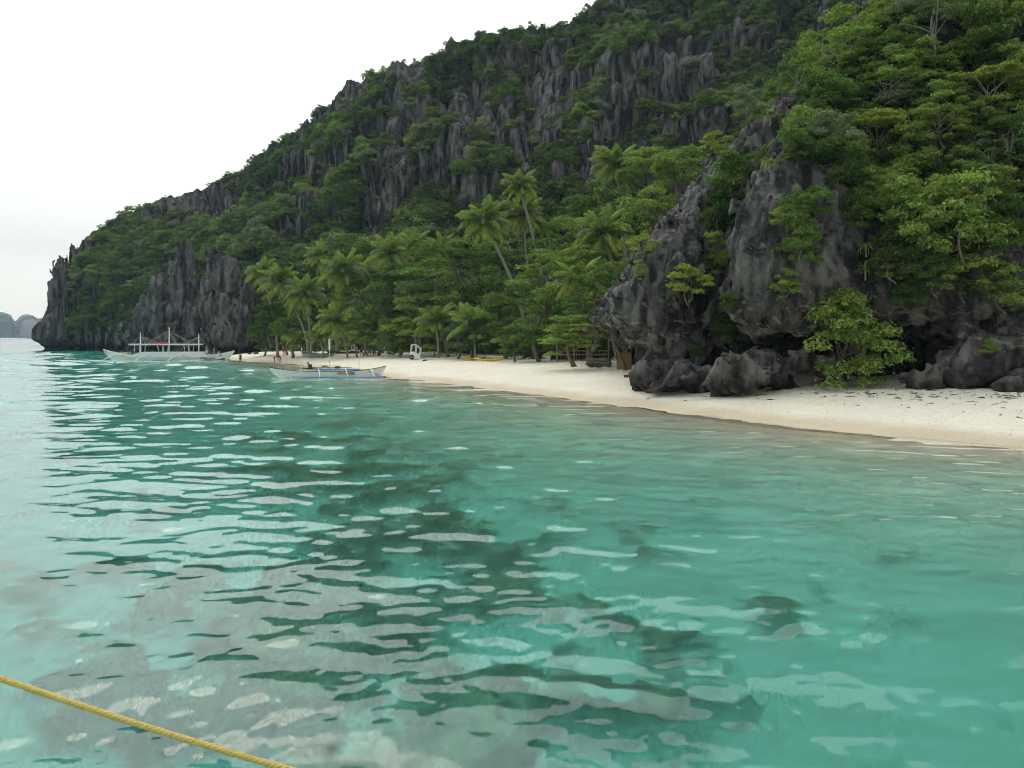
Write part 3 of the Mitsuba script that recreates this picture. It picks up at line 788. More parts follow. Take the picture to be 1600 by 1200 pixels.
def palm(label, u, v, ub, vb, Y, rpx, n=24, hues=None, nuts=True, seed=0, group_='coconut palms behind the beach', young=False):
    rng = np.random.default_rng(700 + seed)
    key = numbered('coconut_palm')
    top, base = at(u, v, Y), at(ub, vb, Y)
    base[1] += rng.uniform(-1, 1)
    gz0 = float(ground_z(base[0], base[1], False)) - 0.2
    if base[2] > gz0:                                   # its foot stands out of sight, further down behind the leaves
        k = (base[2] - gz0) / max(top[2] - base[2], 1)
        base = base + (base - top) * np.array([0.5 * k, 0, 0]); base[2] = gz0
    else:
        base[2] = gz0
    s = np.linspace(0, 1, 12)[:, None]
    line = base + (top - base) * s + np.array([(top[0] - base[0]) * -0.25, 0, 0]) * np.sin(s * math.pi) * (1 - s * 0.4)
    H = top[2] - base[2]
    r0 = 0.11 + 0.006 * H
    scene[key + '__trunk'] = ply(tube(line, np.interp(s[:, 0], [0, 0.06, 0.3, 1], [r0 * 1.7, r0 * 1.15, r0, r0 * 0.72]), 9), 'pale_bark_mat', smooth=True)
    L = rpx / FPX * Y * 1.3
    tag(key, label, 'palm tree', group_)
    n = int(n * 1.45)
    for i in range(n):
        e = (i + 0.5) / n
        kind = [0, 6, 1, 1, 2, 2, 3, 3, 4, 4, 5][min(10, int(e * 11))]
        if young: kind = [0, 0, 6, 6, 1, 1, 2, 2, 3, 3, 3][min(10, int(e * 11))]
        yaw = i * 2.39996 + rng.normal(0, 0.2)
        fk = f'{key}__frond' if i == 0 else f'{key}__frond_{i:03d}'
        scene[fk] = {'type': 'instance', 'to_world': T().translate(list(map(float, line[-1]))).rotate([0, 0, 1], math.degrees(yaw)).rotate([0, 1, 0], rng.normal(0, 7)).scale(L * rng.uniform(0.86, 1.1)), 'shapegroup': {'type': 'ref', 'id': f'frond_kind_{kind}'}}
    if nuts:
        scene[key + '__coconut_cluster'] = ply(nut.copy().apply_translation(line[-1]), 'nut_mat', smooth=True)


PALMS = [
    ('coconut palm with a long leaning trunk, left of the pair of tall palms', 757, 348, 806, 464, 92, 40, 26),
    ('tallest coconut palm, its small crown above every other palm', 812, 292, 846, 436, 95, 28, 20),
    ('coconut palm with hanging yellow fronds just under the tallest crown', 817, 338, 825, 418, 98, 32, 24),
    ('lone coconut palm high on the slope left of the dark cliff', 964, 262, 972, 332, 112, 40, 26),
    ('leftmost coconut palm, close against the grey rock pinnacles', 410, 428, 424, 480, 128, 25, 20),
    ('coconut palm whose curved bare trunk leans down to the left end of the beach', 437, 440, 480, 547, 120, 30, 22),
    ('coconut palm with drooping fronds right of the curved leaning trunk', 476, 462, 488, 548, 118, 32, 24),
    ('smaller palm half hidden behind the crowns at the left of the grove', 505, 402, 514, 445, 128, 28, 20),
    ('broad full palm in the middle of the left grove', 539, 425, 558, 480, 115, 38, 26),
    ('low bright green palm standing at the sand edge behind the moored boat', 528, 503, 541, 552, 108, 34, 20),
    ('greyish palm with stiff fronds above the layered trees', 608, 398, 616, 440, 112, 34, 22),
    ('palm rising behind the layered trees, right of the greyish palm', 646, 388, 650, 430, 118, 30, 20),
    ('large palm with feathery fronds directly left of the dark cliff edge', 942, 365, 965, 450, 78, 42, 22),
    ('palm crowded in at the back of the left grove', 508, 460, 512, 500, 126, 28, 20),
    ('dull palm between the left grove and the layered trees', 583, 430, 590, 470, 120, 28, 18),
    ('young trunkless palm among the low trees above the yellow kayaks', 738, 512, 742, 545, 84, 40, 16),
    ('young palm with upright fronds behind the white cart', 682, 505, 684, 545, 92, 34, 14),
    ('short palm by the foot of the leaning trunks', 500, 530, 504, 550, 113, 22, 14),
    ('palm with dark arching fronds over the shaded trees beside the cliff', 905, 440, 915, 500, 72, 40, 16),
    ('wispy palm poking out of the slope forest above the layered tree', 690, 385, 694, 430, 120, 24, 18),
]
for i, (lab, u, v, ub, vb, Y, r, n) in enumerate(PALMS):
    palm(lab, u, v, ub, vb, Y, r, n, seed=i, nuts=(i < 12), young='young' in lab or 'short' in lab)

# ------------------------------------------------------------------ scrub on the mountain
BARE = [at(*b[:3]).tolist() + [b[3], b[4]] for b in ((722, 150, 205, 9, 14), (612, 230, 205, 7, 22), (590, 300, 195, 6, 14), (868, 120, 190, 9, 17), (480, 330, 210, 6, 12), (940, 225, 150, 3, 7), (985, 160, 175, 4, 16),
        (1128, 45, 170, 8, 9), (300, 300, 270, 18, 6), (330, 330, 260, 14, 6), (540, 130, 240, 8, 8), (700, 240, 190, 6, 10), (820, 210, 170, 4, 12), (100, 480, 262, 5, 20), (1060, 60, 175, 5, 12), (470, 250, 250, 8, 10), (640, 120, 230, 7, 9), (925, 330, 140, 3, 5))]
rng = np.random.default_rng(77)
area = np.abs(np.gradient(P1[..., 0], axis=0)) + 0 * MT
pn = meshkit.fbm(P1 * np.array([0.035, 0.035, 0.022]), 4, 81)
pf_ = meshkit.fbm(P1 * np.array([0.11, 0.11, 0.05]), 3, 82)
veg = np.clip((pn - 0.42) * 2.6 + (pf_ - 0.45) * 2.0 + (MN[..., 2] - 0.35) * 1.1 + 0.58 + 0.5 * MSIDE * np.clip(0.5 - MT, 0, 0.5) * 2, 0, 1)
for bx_, by_, bz_, rx_, rz_ in BARE:
    veg = veg * (1 - 0.93 * np.exp(-((((P1[..., 0] - bx_) / rx_) ** 2 + ((P1[..., 2] - bz_) / rz_) ** 2) ** 1.5)))
veg = np.where((P1[..., 2] < 4.5) & (MSIDE < 0.6), 0, veg)
cell_a = np.linalg.norm(np.cross(np.gradient(P1, axis=0), np.gradient(P1, axis=1)), axis=-1)
sight = (P1[..., 1] > 40) & (np.abs(P1[..., 0] / P1[..., 1]) < 0.74) & (MN[..., 1] < 0.55) & ((P1[..., 2] - EYE) / P1[..., 1] < 0.50) & (tt[Tt] < 1.12)
wgt = (cell_a * veg ** 1.6 * sight).ravel()
NSC = 8600
pick = rng.choice(len(wgt), NSC, replace=False, p=wgt / wgt.sum())
pts = P1.reshape(-1, 3)[pick]; nrm_ = mn[pick]
for i, (p, n_) in enumerate(zip(pts, nrm_)):
    side_ = MSIDE.ravel()[pick[i]]; t_ = MT.ravel()[pick[i]]
    s = rng.uniform(1.3, 3.0) * (1 + 0.55 * side_ * (t_ < 0.45)) * (0.58 if t_ > 0.92 else 1)
    hue_n = meshkit.noise(p * 0.03, 5)
    pool = [0, 1, 2, 4, 4, 0] if hue_n < 0.45 else [1, 2, 3, 5, 7, 6]
    kind = pool[rng.integers(len(pool))]
    stand(f'mountain_scrub__{i:03d}', SCRUB[kind][0], p + n_ * 0.25 * s + np.array([0, 0, 0.1 * s]), (s * rng.uniform(0.85, 1.25), s * rng.uniform(0.85, 1.25), s * rng.uniform(0.75, 1.15)), rng.uniform(0, 6.28))
tag('mountain_scrub', 'mixed green scrub clinging to the ledges of the mountain', kind='stuff')

# ------------------------------------------------------------------ forest on the slope between the beach and the mountain
rng = np.random.default_rng(88)
k = 0
spots = []
for _ in range(9000):
    x, y = rng.uniform(-62, 70), rng.uniform(50, 150)
    if abs(x / y) > 0.66: continue
    spots.append((x, y))
spots = np.array(spots)
sd_ = shore_dist(spots[:, 0], spots[:, 1])
from scipy.spatial import cKDTree
MTREE = cKDTree(pts[:, :2])
taken = []
mxy = cKDTree(P1.reshape(-1, 3)[::7][:, :2]); mzz = P1.reshape(-1, 3)[::7][:, 2]
for (x, y), d in zip(spots, sd_):
    if d < 25 or k >= 420: continue
    if x > 4 and y < 66 + 0.1 * x and x > 0.1 * y: continue
    r = rng.uniform(2.4, 4.6)
    if any((x - a) ** 2 + (y - b) ** 2 < (0.5 * (r + c)) ** 2 for a, b, c in taken): continue
    g0 = float(ground_z(x, y, False))
    dm, im = mxy.query([(x, y)], k=6)
    g = max(g0, float(mzz[im].max()) if dm.max() < 2.5 else g0)
    if g > 26: continue
    taken.append((x, y, r))
    kind = rng.integers(len(FOREST))
    h = rng.uniform(0.9, 1.5)
    stand(f'slope_forest__{k:03d}', FOREST[kind][0], (x, y, g + r * 1.1), (r, r, r * h), rng.uniform(0, 6.28))
    k += 1
tag('slope_forest', 'dense broadleaf forest rising from behind the beach to the mountain', kind='stuff')
print('slope forest', k)

# ------------------------------------------------------------------ trees along the back of the beach
TREES = [  # u, v of the crown's middle, half width and half height in the photograph's pixels, distance, kind, hue number, label
    (425, 497, 34, 26, 128, 'F', 1, 'dark bushy tree in the corner between the grey pinnacles and the sand'),
    (458, 512, 30, 26, 122, 'F', 0, 'rounded green tree behind the curved leaning palm trunk'),
    (408, 528, 26, 20, 133, 'F', 1, 'lowest dark tree at the left end of the beach'),
    (487, 500, 24, 24, 124, 'L', 5, 'dark layered tree among the trunks of the left palms'),
    (566, 470, 30, 30, 116, 'L', 1, 'layered tree right of the broad full palm'),
    (592, 492, 40, 42, 108, 'F', 3, 'tall dense dark green tree behind the man walking on the sand'),
    (560, 520, 22, 20, 107, 'L', 0, 'light leafy tree behind the low bright palm'),
    (628, 452, 46, 34, 106, 'L', 5, 'dark spreading tree with flat layers left of the largest layered tree'),
    (700, 432, 72, 48, 100, 'L', 1, 'largest layered tree with tiers of dark green leaves in the middle of the beach'),
    (655, 492, 50, 34, 98, 'L', 0, 'layered tree with bright yellow green tips above the white cart'),
    (700, 500, 40, 32, 94, 'L', 4, 'light green layered tree between the cart and the kayaks'),
    (620, 522, 34, 22, 101, 'L', 2, 'low spreading tree shading the people on the benches'),
    (745, 518, 36, 28, 85, 'L', 3, 'bluish dark leafed tree right above the yellow kayaks'),
    (716, 528, 26, 18, 88, 'F', 4, 'small dark tree left of the yellow kayaks'),
    (790, 500, 44, 38, 82, 'L', 2, 'wide layered tree right of the yellow kayaks'),
    (806, 532, 30, 22, 75, 'F', 3, 'low round tree hanging over the dark exposed roots'),
    (770, 455, 44, 34, 96, 'F', 0, 'round tree under the long leaning palm trunk'),
    (848, 500, 52, 40, 74, 'L', 1, 'broad layered tree in front of the shaded hut'),
    (850, 440, 56, 38, 84, 'L', 4, 'light layered tree below the tall pair of palms'),
    (910, 418, 58, 34, 78, 'L', 0, 'pale green flat topped tree below the feathery palm'),
    (925, 470, 54, 38, 66, 'L', 2, 'layered tree whose branches touch the left edge of the dark cliff'),
    (893, 522, 44, 24, 60, 'L', 4, 'bright leafed branchy tree hanging low over the shaded sand'),
    (962, 505, 30, 26, 56, 'L', 1, 'leafy tree reaching under the overhang of the dark cliff'),
    (880, 372, 46, 30, 96, 'F', 5, 'light round tree on the slope between the palms'),
    (1010, 330, 52, 36, 88, 'F', 2, 'light green tree high behind the diagonal edge of the dark cliff'),
    (1060, 262, 46, 32, 92, 'F', 5, 'topmost light tree behind the diagonal edge of the dark cliff'),
    (940, 320, 52, 34, 104, 'F', 0, 'mid green tree under the lone high palm'),
    (1010, 262, 46, 30, 108, 'F', 2, 'large leafed light tree right of the lone high palm'),
    (790, 400, 48, 34, 106, 'F', 3, 'green tree between the trunks of the tall palms'),
    (730, 398, 36, 26, 112, 'F', 1, 'dark tree left of the leaning palm crown'),
    (545, 395, 40, 26, 126, 'F', 0, 'green tree behind the top of the left palm grove'),
    (470, 420, 36, 26, 134, 'F', 1, 'dark tree behind the left palm grove'),
    (640, 415, 40, 28, 118, 'F', 5, 'light round tree beneath the palms on the slope'),
    (985, 425, 34, 40, 68, 'F', 3, 'green tree squeezed behind the left edge of the dark cliff'),
]
for i, (u, v, rx, rz, Y, fam, kd, lab) in enumerate(TREES):
    gid = (FOREST if fam == 'F' else LAYER)[kd][0]
    c = at(u, v, Y)
    sx, sz = rx / FPX * Y, rz / FPX * Y
    key = numbered('broadleaf_tree')
    stand(key, gid, c - np.array([0, 0, 0.1 * sz]), (sx * 1.25, sx * 1.15, sz * 1.3), R.uniform(0, 6.28), label=lab, cat='tree', group_='broadleaf trees along the back of the beach')
# ------------------------------------------------------------------ plants rooted on the near cliff
CN = vnormals(CLV, CLF)
_u = UC + FPX * CLV[:, 0] / CLV[:, 1]; _v = VH - FPX * (CLV[:, 2] - EYE) / CLV[:, 1]


def on_cliff(u, v, rad=9):
    """The point of the cliff's face that the photograph shows at (u, v), and the way the rock faces there."""
    k = np.where((np.abs(_u - u) < rad) & (np.abs(_v - v) < rad))[0]
    if len(k) == 0:
        return None, None
    k = k[np.argsort(CLV[k, 1])[:3]]
    return CLV[k].mean(0), unit(CN[k].mean(0))


# the big bush in front of the cave
rng = np.random.default_rng(431)
pads = []
for _ in range(58):
    z_ = rng.uniform(-0.75, 0.95)
    wd = np.interp(z_, [-0.75, -0.2, 0.3, 0.95], [0.8, 1.0, 0.72, 0.2])
    pads.append(((rng.uniform(-1, 1) * wd, rng.uniform(-0.40, 0.25), z_ + rng.normal(0, 0.06)), rng.uniform(0.15, 0.30)))
m, c = crown(rng, pads, 0.095, 'light', 1.6, 0.9, 0.5, 0.6)
group('cave_bush_kind', {'crown': (m, 'leaf_mat', c), 'stem': (limbs(rng, (0.1, 0.7, -0.5), (0.05, 0.3, -0.2), pads, 0.03, 7, 0.12), 'bark_mat', None)})
# sparse tree with pale limbs; flat topped tree
for gi, (hue, thin) in enumerate((('light', 1.5), ('yellow', 1.7), ('grey', 1.1))):
    rng = np.random.default_rng(440 + gi)
    pads = dome_pads(rng, 24, 0.85, 0.7 if gi != 1 else 0.4, 0.16, 0.30, -0.2 if gi != 1 else 0.25)
    m, c = crown(rng, pads, 0.06, hue, thin, 0.45 if gi != 1 else 0.3, 0.5, 0.7)
    group(f'limb_tree_kind_{gi}', {'crown': (m, 'leaf_mat', c), 'limbs': (limbs(rng, (0.1, 0, -0.9), (0, 0.0, -0.2), pads, 0.028, 9, 0.2), 'pale_bark_mat', None)})
# bare pale twigs
for gi in range(2):
    rng = np.random.default_rng(450 + gi)
    tips = [((rng.normal(0, .6), rng.normal(-.3, .3), rng.uniform(.1, .9)), .1) for _ in range(7)]
    group(f'twig_kind_{gi}', {'twigs': (limbs(rng, (0, 0.3, -0.3), (0, 0, 0.1), tips, 0.035, 7, 0.3), 'pale_bark_mat', None)})

FEATURE = [  # u, v of the middle, radius in photo pixels, kind of plant, label, category
    (1325, 525, 72, 'cave_bush_kind', 'large bright green bush spreading in front of the cave mouth', 'bush'),
    (1075, 436, 40, 'shrub_kind_3', 'yellowish shrub on the left buttress above bare bent branches', 'shrub'),
    (1255, 378, 46, 'shrub_kind_0', 'rounded green shrub alone in the middle of the bare rock nose', 'shrub'),
    (1262, 312, 40, 'shrub_kind_4', 'flat green shrub above the rounded one on the rock nose', 'shrub'),
    (1232, 335, 26, 'shrub_kind_1', 'small light shrub on the upper left side of the rock nose', 'shrub'),
    (1228, 440, 24, 'shrub_kind_5', 'small light green tuft below the rounded shrub, beside white twigs', 'shrub'),
    (1142, 282, 44, 'shrub_kind_0', 'thick green bush topping the gully between the two rock noses', 'bush'),
    (1128, 330, 36, 'shrub_kind_2', 'dark bush in the gully between the two rock noses', 'bush'),
    (1118, 392, 34, 'shrub_kind_5', 'light bush low in the gully between the two rock noses', 'bush'),
    (1135, 515, 30, 'shrub_kind_2', 'dark green bush inside the hollow under the overhang', 'bush'),
    (1138, 470, 18, 'shrub_kind_6', 'small dark shrub hanging above the hollow', 'shrub'),
    (1203, 250, 20, 'rosette_kind_1', 'bright yellow green umbrella shaped plant on top of the rock nose', 'plant'),
    (1203, 175, 22, 'rosette_kind_0', 'spiky rosette plant near the crest of the dark cliff', 'plant'),
    (1238, 216, 20, 'rosette_kind_0', 'spiky rosette plant above the umbrella shaped plant', 'plant'),
    (1353, 382, 20, 'rosette_kind_1', 'pale rosette plant on a stem right of the rock nose', 'plant'),
    (1352, 418, 20, 'rosette_kind_0', 'lower spiky rosette plant right of the rock nose', 'plant'),
    (1545, 252, 34, 'rosette_kind_2', 'large greyish spiky rosette in the dark greenery at the right', 'plant'),
    (1168, 158, 36, 'shrub_kind_7', 'greyish green shrub capping the crest of the diagonal rock edge', 'shrub'),
    (1310, 60, 74, 'limb_tree_kind_0', 'airy tree with bare pale limbs on the skyline above the dark cliff', 'tree'),
    (1368, 196, 70, 'limb_tree_kind_1', 'flat topped pale yellow green tree with spreading white branches', 'tree'),
    (1392, 290, 40, 'shrub_kind_3', 'bright flat yellow green shrub below the flat topped tree', 'shrub'),
    (1505, 335, 74, 'shrub_kind_5', 'light green tree of many small sprays at the right above the shade', 'tree'),
    (1440, 345, 46, 'shrub_kind_1', 'light leafy bush left of the tree of many small sprays', 'bush'),
    (1570, 445, 44, 'shrub_kind_1', 'bright green bush low at the right edge above the boulders', 'bush'),
    (1545, 540, 16, 'shrub_kind_1', 'little fern like tuft on the face of the big boulder', 'plant'),
    (1455, 20, 70, 'limb_tree_kind_2', 'thin greyish tree with leaning bare limbs near the upper edge', 'tree'),
    (1090, 545, 16, 'shrub_kind_6', 'small tuft of leaves in the cave left of the tan faced boulder', 'plant'),
    (1002, 380, 26, 'shrub_kind_3', 'yellow green shrub perched on the lower diagonal rock edge', 'shrub'),
    (1000, 420, 16, 'shrub_kind_5', 'small light tuft on the left buttress near its edge', 'shrub'),
    (1115, 220, 26, 'shrub_kind_3', 'yellow green shrub on the middle of the diagonal rock edge', 'shrub'),
    (1545, 120, 62, 'limb_tree_kind_1', 'yellow green tree with forked pale limbs high at the right edge', 'tree'),
    (1470, 165, 58, 'limb_tree_kind_0', 'rounded airy light tree under the thin greyish tree', 'tree'),
    (1395, 110, 56, 'limb_tree_kind_0', 'airy light tree between the skyline tree and the thin greyish tree', 'tree'),
    (1575, 215, 50, 'layer_kind_1', 'dark layered tree at the right edge above the greyish rosette', 'tree'),
    (1535, 40, 60, 'forest_kind_0', 'dense green tree in the upper right corner', 'tree'),
    (1425, 235, 48, 'shrub_kind_5', 'light leafy bush right of the flat topped tree', 'bush'),
    (1560, 330, 40, 'shrub_kind_2', 'dark bush at the right edge below the greyish rosette', 'bush'),
    (1465, 425, 40, 'shrub_kind_0', 'green bush in the shade under the tree of many small sprays', 'bush'),
    (1415, 455, 34, 'shrub_kind_2', 'dark bush hanging over the right hand caves', 'bush'),
    (1345, 330, 40, 'shrub_kind_0', 'green bush on the right shoulder of the rock nose', 'bush'),
    (1310, 250, 48, 'shrub_kind_6', 'dark wide shrub above the right shoulder of the rock nose', 'shrub'),
    (1400, 400, 42, 'shrub_kind_2', 'dark bush right of the two rosette plants', 'bush'),
]
FP, PLACED = [], set()
for u, v, r, gid, lab, cat in FEATURE:
    p, n = on_cliff(u, v + 0.25 * r)
    if p is None:
        p, n = on_cliff(u, v + 0.6 * r, 30)
    if p is None:
        continue
    s = r / FPX * p[1] * 1.05
    out_ = np.array([n[0] * 0.5, n[1], max(n[2], 0)])
    yc = p[1] - (0.45 if gid != 'cave_bush_kind' else 0.9) * s
    c = at(u, v, yc) - np.array([0, 0, 0.2 * s])
    key = numbered({'shrub': 'cliff_shrub', 'bush': 'cliff_bush', 'tree': 'cliff_tree', 'plant': 'cliff_plant'}[cat])
    stand(key, gid, c, s, 0.0 if gid == 'cave_bush_kind' else R.uniform(0, 6.28), label=lab, cat=cat)
    FP.append((c, s)); PLACED.add(lab)
for u, v, s, g in ((1085, 470, 1.0, 0), (1245, 425, 0.9, 1), (1400, 425, 0.8, 0), (1235, 130, 1.2, 1)):
    p, n = on_cliff(u, v)
    if p is None: continue
    stand(numbered('bare_branch'), f'twig_kind_{g}', p, s, R.uniform(-0.5, 0.5), label={1085: 'bare bent pale branches below the yellowish shrub on the left buttress', 1245: 'bare white twigs beside the small tuft on the rock nose',
          1400: 'bare pale twigs in the shade above the right hand caves', 1235: 'bare pale twigs among the greenery near the crest'}[u], cat='branch')

# the rest of the growth covering the cliff top and the slope above it
rng = np.random.default_rng(901)
leftX = np.interp(CLV[:, 2], [-1, 4.6, 5.5, 8, 10.5, 13, 16, 19, 22, 26], [6, 4.9, 5.0, 6.3, 8.4, 10.6, 14.0, 17.2, 21, 27])
nz_ = meshkit.fbm(CLV * 0.35, 3, 91)
zone = ((CLV[:, 2] > 12.0 + 5 * (nz_ - 0.5)) | ((CLV[:, 0] > 17.2 + 3 * (nz_ - 0.5)) & (CLV[:, 2] > 5.8 + 3 * (nz_ - 0.5)))) & (CLV[:, 0] > leftX + np.interp(CLV[:, 2], [5, 9, 16, 20, 24], [2.4, 4.2, 3.6, 2.0, 1.0]) + 2.4 * (nz_ - 0.5)) & (CN[:, 2] > -0.35) & (CN[:, 1] < 0.4)
zone &= (np.abs(CLV[:, 0] / CLV[:, 1]) < 0.74) & ((CLV[:, 2] - EYE) / CLV[:, 1] < 0.5)
cand = rng.permutation(np.where(zone)[0])
got = []
looks = {'mid': ('mid green', 'leafy'), 'light': ('light green', 'leafy'), 'dark': ('dark green', 'dense'), 'yellow': ('yellow green', 'spreading'), 'grey': ('greyish green', 'wispy')}
LAB = [(c_, lab) for (u, v, r, gid, lab, cat), (c_, s_) in zip([f for f in FEATURE if f[4] in PLACED], FP)]


def where(p, r, hue):
    '''Says which shrub this is by its size, its look and the plainest plant nearby.'''
    size = 'small' if r < 1.05 else 'large' if r > 1.6 else 'middling'
    d = [(np.hypot(c_[0] - p[0], c_[2] - p[2]), c_, lab) for c_, lab in LAB]
    _, c_, lab = min(d, key=lambda x: x[0])
    dx, dz = p[0] - c_[0], p[2] - c_[2]
    side_ = ('right of' if dx > 0 else 'left of') if abs(dx) > abs(dz) else ('above' if dz > 0 else 'below')
    far_ = 'just ' if np.hypot(dx, dz) < 2.2 else ''
    short = ' '.join(lab.split()[:7])
    for w in (' in', ' of', ' on', ' with', ' the', ' above', ' a', ' right', ' near', ' and', ' at', ' over', ' topping', ' low', ' alone', ' many', ' capping', ' hanging', ' perched'):
        if short.endswith(w): short = short[:-len(w)]
    for w in (' in', ' of', ' on', ' with', ' above', ' near', ' right', ' low', ' topping', ' capping', ' alone', ' the', ' in'):
        if short.endswith(w): short = short[:-len(w)]
    return f'{size} {looks[hue][0]} {looks[hue][1]} shrub {far_}{side_} the {short}'


nb, POSN = 0, {}
for k in cand:
    p = CLV[k]
    r = rng.uniform(0.8, 1.75) * (1 + 0.02 * max(0, p[2] - 9))
    if got and min((p - a) @ (p - a) / (0.56 * (r + b)) ** 2 for a, b in got) < 1: continue
    if any((p - a) @ (p - a) < (0.55 * (r * 0.6 + b)) ** 2 for a, b in FP): continue
    if nb >= 262: break
    got.append((p, r))
    hn = meshkit.noise(p * 0.22, 6)
    pool = [2, 0, 6, 0, 4, 5] if hn < 0.40 else [0, 1, 5, 1, 3, 5, 7, 4]
    kd = pool[rng.integers(len(pool))]
    n = CN[k]
    hue = SHRUB[kd][1]
    key = numbered('cliff_shrub'); POSN[key] = p
    stand(key, SHRUB[kd][0], p + n * 0.35 * r + np.array([0, 0, 0.35 * r]), (r * rng.uniform(0.9, 1.2), r * rng.uniform(0.9, 1.2), r * rng.uniform(0.8, 1.15)), rng.uniform(0, 6.28),
          label=where(p, r, hue), cat='shrub', group_='shrubs covering the cliff top')
    nb += 1
same = {}
for k_ in [k_ for k_ in labels if k_.startswith('cliff_shrub') and 'group' in labels[k_]]:
    same.setdefault(labels[k_]['label'], []).append(k_)
ORD = 'first second third fourth fifth sixth seventh eighth ninth tenth eleventh twelfth thirteenth fourteenth fifteenth sixteenth seventeenth eighteenth nineteenth twentieth'.split()
for lab, ks_ in same.items():                 # look-alikes beside one landmark: told apart by their order from the left
    if 1 < len(ks_) <= 20:
        for n_, k_ in enumerate(sorted(ks_, key=lambda k_: POSN[k_][0] / POSN[k_][1])):
            l_ = lab.replace('middling ', '').split()[:12] + [ORD[n_], 'from', 'left']
            labels[k_]['label'] = ' '.join(l_)
# low ground cover that fills the gaps between them
pool_ = cand
for i, k in enumerate(pool_[:1500]):
    p = CLV[k]; r = rng.uniform(0.5, 1.05)
    kd = [2, 6, 0, 2, 0, 1][rng.integers(6)]
    stand(f'cliff_creepers__{i:03d}', ('scrub_kind_%d' % [0, 4, 1, 2, 3, 0][rng.integers(6)]), p + CN[k] * 0.15, (r, r, r * 0.7), rng.uniform(0, 6.28))
tag('cliff_creepers', 'low dark leafy creepers filling the gaps between the cliff shrubs', kind='stuff')
# ------------------------------------------------------------------ paints and plain stuffs


def paint(key, rgb, rough=0.4, wear=0.12, scale=3.0):
    a = tuple(x * (1 - wear) for x in rgb); b = tuple(min(1, x * (1 + wear * 0.5)) for x in rgb)
    scene[key] = {'type': 'twosided', 'b': {'type': 'principled', 'base_color': proc(lambda p, n, uv: mix(a, b, fbm(p.x * scale, p.y * scale, p.z * scale * 2, octaves=3))), 'roughness': rough, 'specular': 0.4}}


def flat(key, rgb, rough=0.7):
    scene[key] = {'type': 'twosided', 'b': {'type': 'principled', 'base_color': {'type': 'rgb', 'value': list(rgb)}, 'roughness': rough, 'specular': 0.3}}


paint('white_paint', (0.86, 0.86, 0.84)); paint('hull_white', (0.84, 0.85, 0.80), 0.45, 0.14, 1.2)
flat('blue_paint', (0.02, 0.09, 0.35), 0.4); flat('light_blue', (0.10, 0.33, 0.50), 0.5); flat('red_cloth', (0.55, 0.03, 0.04)); flat('yellow_plastic', (0.85, 0.58, 0.015), 0.35)
flat('black_rubber', (0.02, 0.02, 0.02), 0.8); flat('dark_red', (0.16, 0.03, 0.03)); flat('ink', (0.03, 0.04, 0.05)); flat('rigging_grey', (0.45, 0.45, 0.43)); flat('bamboo', (0.40, 0.29, 0.12), 0.6)
flat('dark_wood', (0.055, 0.042, 0.032)); flat('brown_wood', (0.13, 0.065, 0.04)); flat('grey_hull', (0.30, 0.31, 0.32), 0.6); flat('thatch_mat', (0.10, 0.08, 0.05), 0.9); flat('steel_dark', (0.04, 0.04, 0.045), 0.5)
flat('grey_wood', (0.22, 0.20, 0.17)); flat('box_green', (0.32, 0.33, 0.14))


def turned(m, pos, yaw=0.0):
    m = m.copy()
    if yaw: m.apply_transform(trimesh.transformations.rotation_matrix(yaw, [0, 0, 1]))
    m.apply_translation(pos)
    return m


def hull_mesh(L, beam, keel, sheer_bow, sheer_stern, free, bow_rake, stern_rake, n=56, m=9, thick=0.05):
    """Open canoe hull along x, stern at -L/2, bow at +L/2; returns the shell and its gunwale lines."""
    s = np.linspace(-1, 1, n)
    half = beam / 2 * np.clip(1 - np.abs(s) ** 2.6, 0, 1) ** 0.85 + 0.03
    top = free + np.where(s > 0, sheer_bow, sheer_stern) * np.abs(s) ** 3.0
    bot = keel + (top - 0.12 - keel) * np.clip((np.abs(s) - 0.70) / 0.30, 0, 1) ** 2.2
    x = s * L / 2
    x_ = np.where(s > 0, x - 0, x)
    rings = []
    w = np.linspace(-1, 1, m)
    for i in range(n):
        sec = np.sign(w) * np.abs(w) ** 0.8
        z = bot[i] + (top[i] - bot[i]) * np.abs(w) ** 1.9
        dx = np.where(s[i] > 0, bow_rake, -stern_rake) * np.abs(s[i]) ** 4 * (z - bot[i] - 0) * 0.0
        rings.append(np.stack([np.full(m, x_[i]) + dx, half[i] * sec, z], 1))
    o = np.array(rings)
    inn = o.copy(); inn[..., 1] *= np.clip(1 - thick / np.maximum(half, 0.06), 0.3, 1)[:, None]; inn[..., 2] += thick * (1 - np.abs(w)) * 1.2
    v = np.concatenate([o, inn[:, ::-1]], 1)
    mesh = trimesh.Trimesh(v.reshape(-1, 3), tris(grid_faces(n, 2 * m, True)), process=False)
    if mesh.volume < 0: mesh.invert()
    return mesh, o[:, 0], o[:, -1], x, bot, top, half


def lower_strip(x, bot, top, half, frac, a, b, off=0.012):
    """The painted boot topping: a skin lying just off the hull's bottom."""
    k = (x >= a) & (x <= b)
    w = np.linspace(-1, 1, 9) * frac
    r = np.array([np.stack([np.full(9, X), np.sign(w) * np.abs(w) ** 0.8 * (h + off), B + (Tp - B) * np.abs(w) ** 1.9 - off], 1) for X, B, Tp, h in zip(x[k], bot[k], top[k], half[k])])
    return trimesh.Trimesh(r.reshape(-1, 3), tris(grid_faces(len(r), 9)), process=False)


def text_on(s, height, L, pos, flip=False, bold=True):
    t = meshkit.text_mesh(s, height, 0.012, bold)
    w = t.bounds[1][0] - t.bounds[0][0]
    t.apply_translation(-t.bounds[0])
    t.apply_scale([L / w, 1, 1])
    t.apply_transform(trimesh.transformations.rotation_matrix(math.pi / 2, [1, 0, 0]))
    t.apply_translation(pos)
    return t


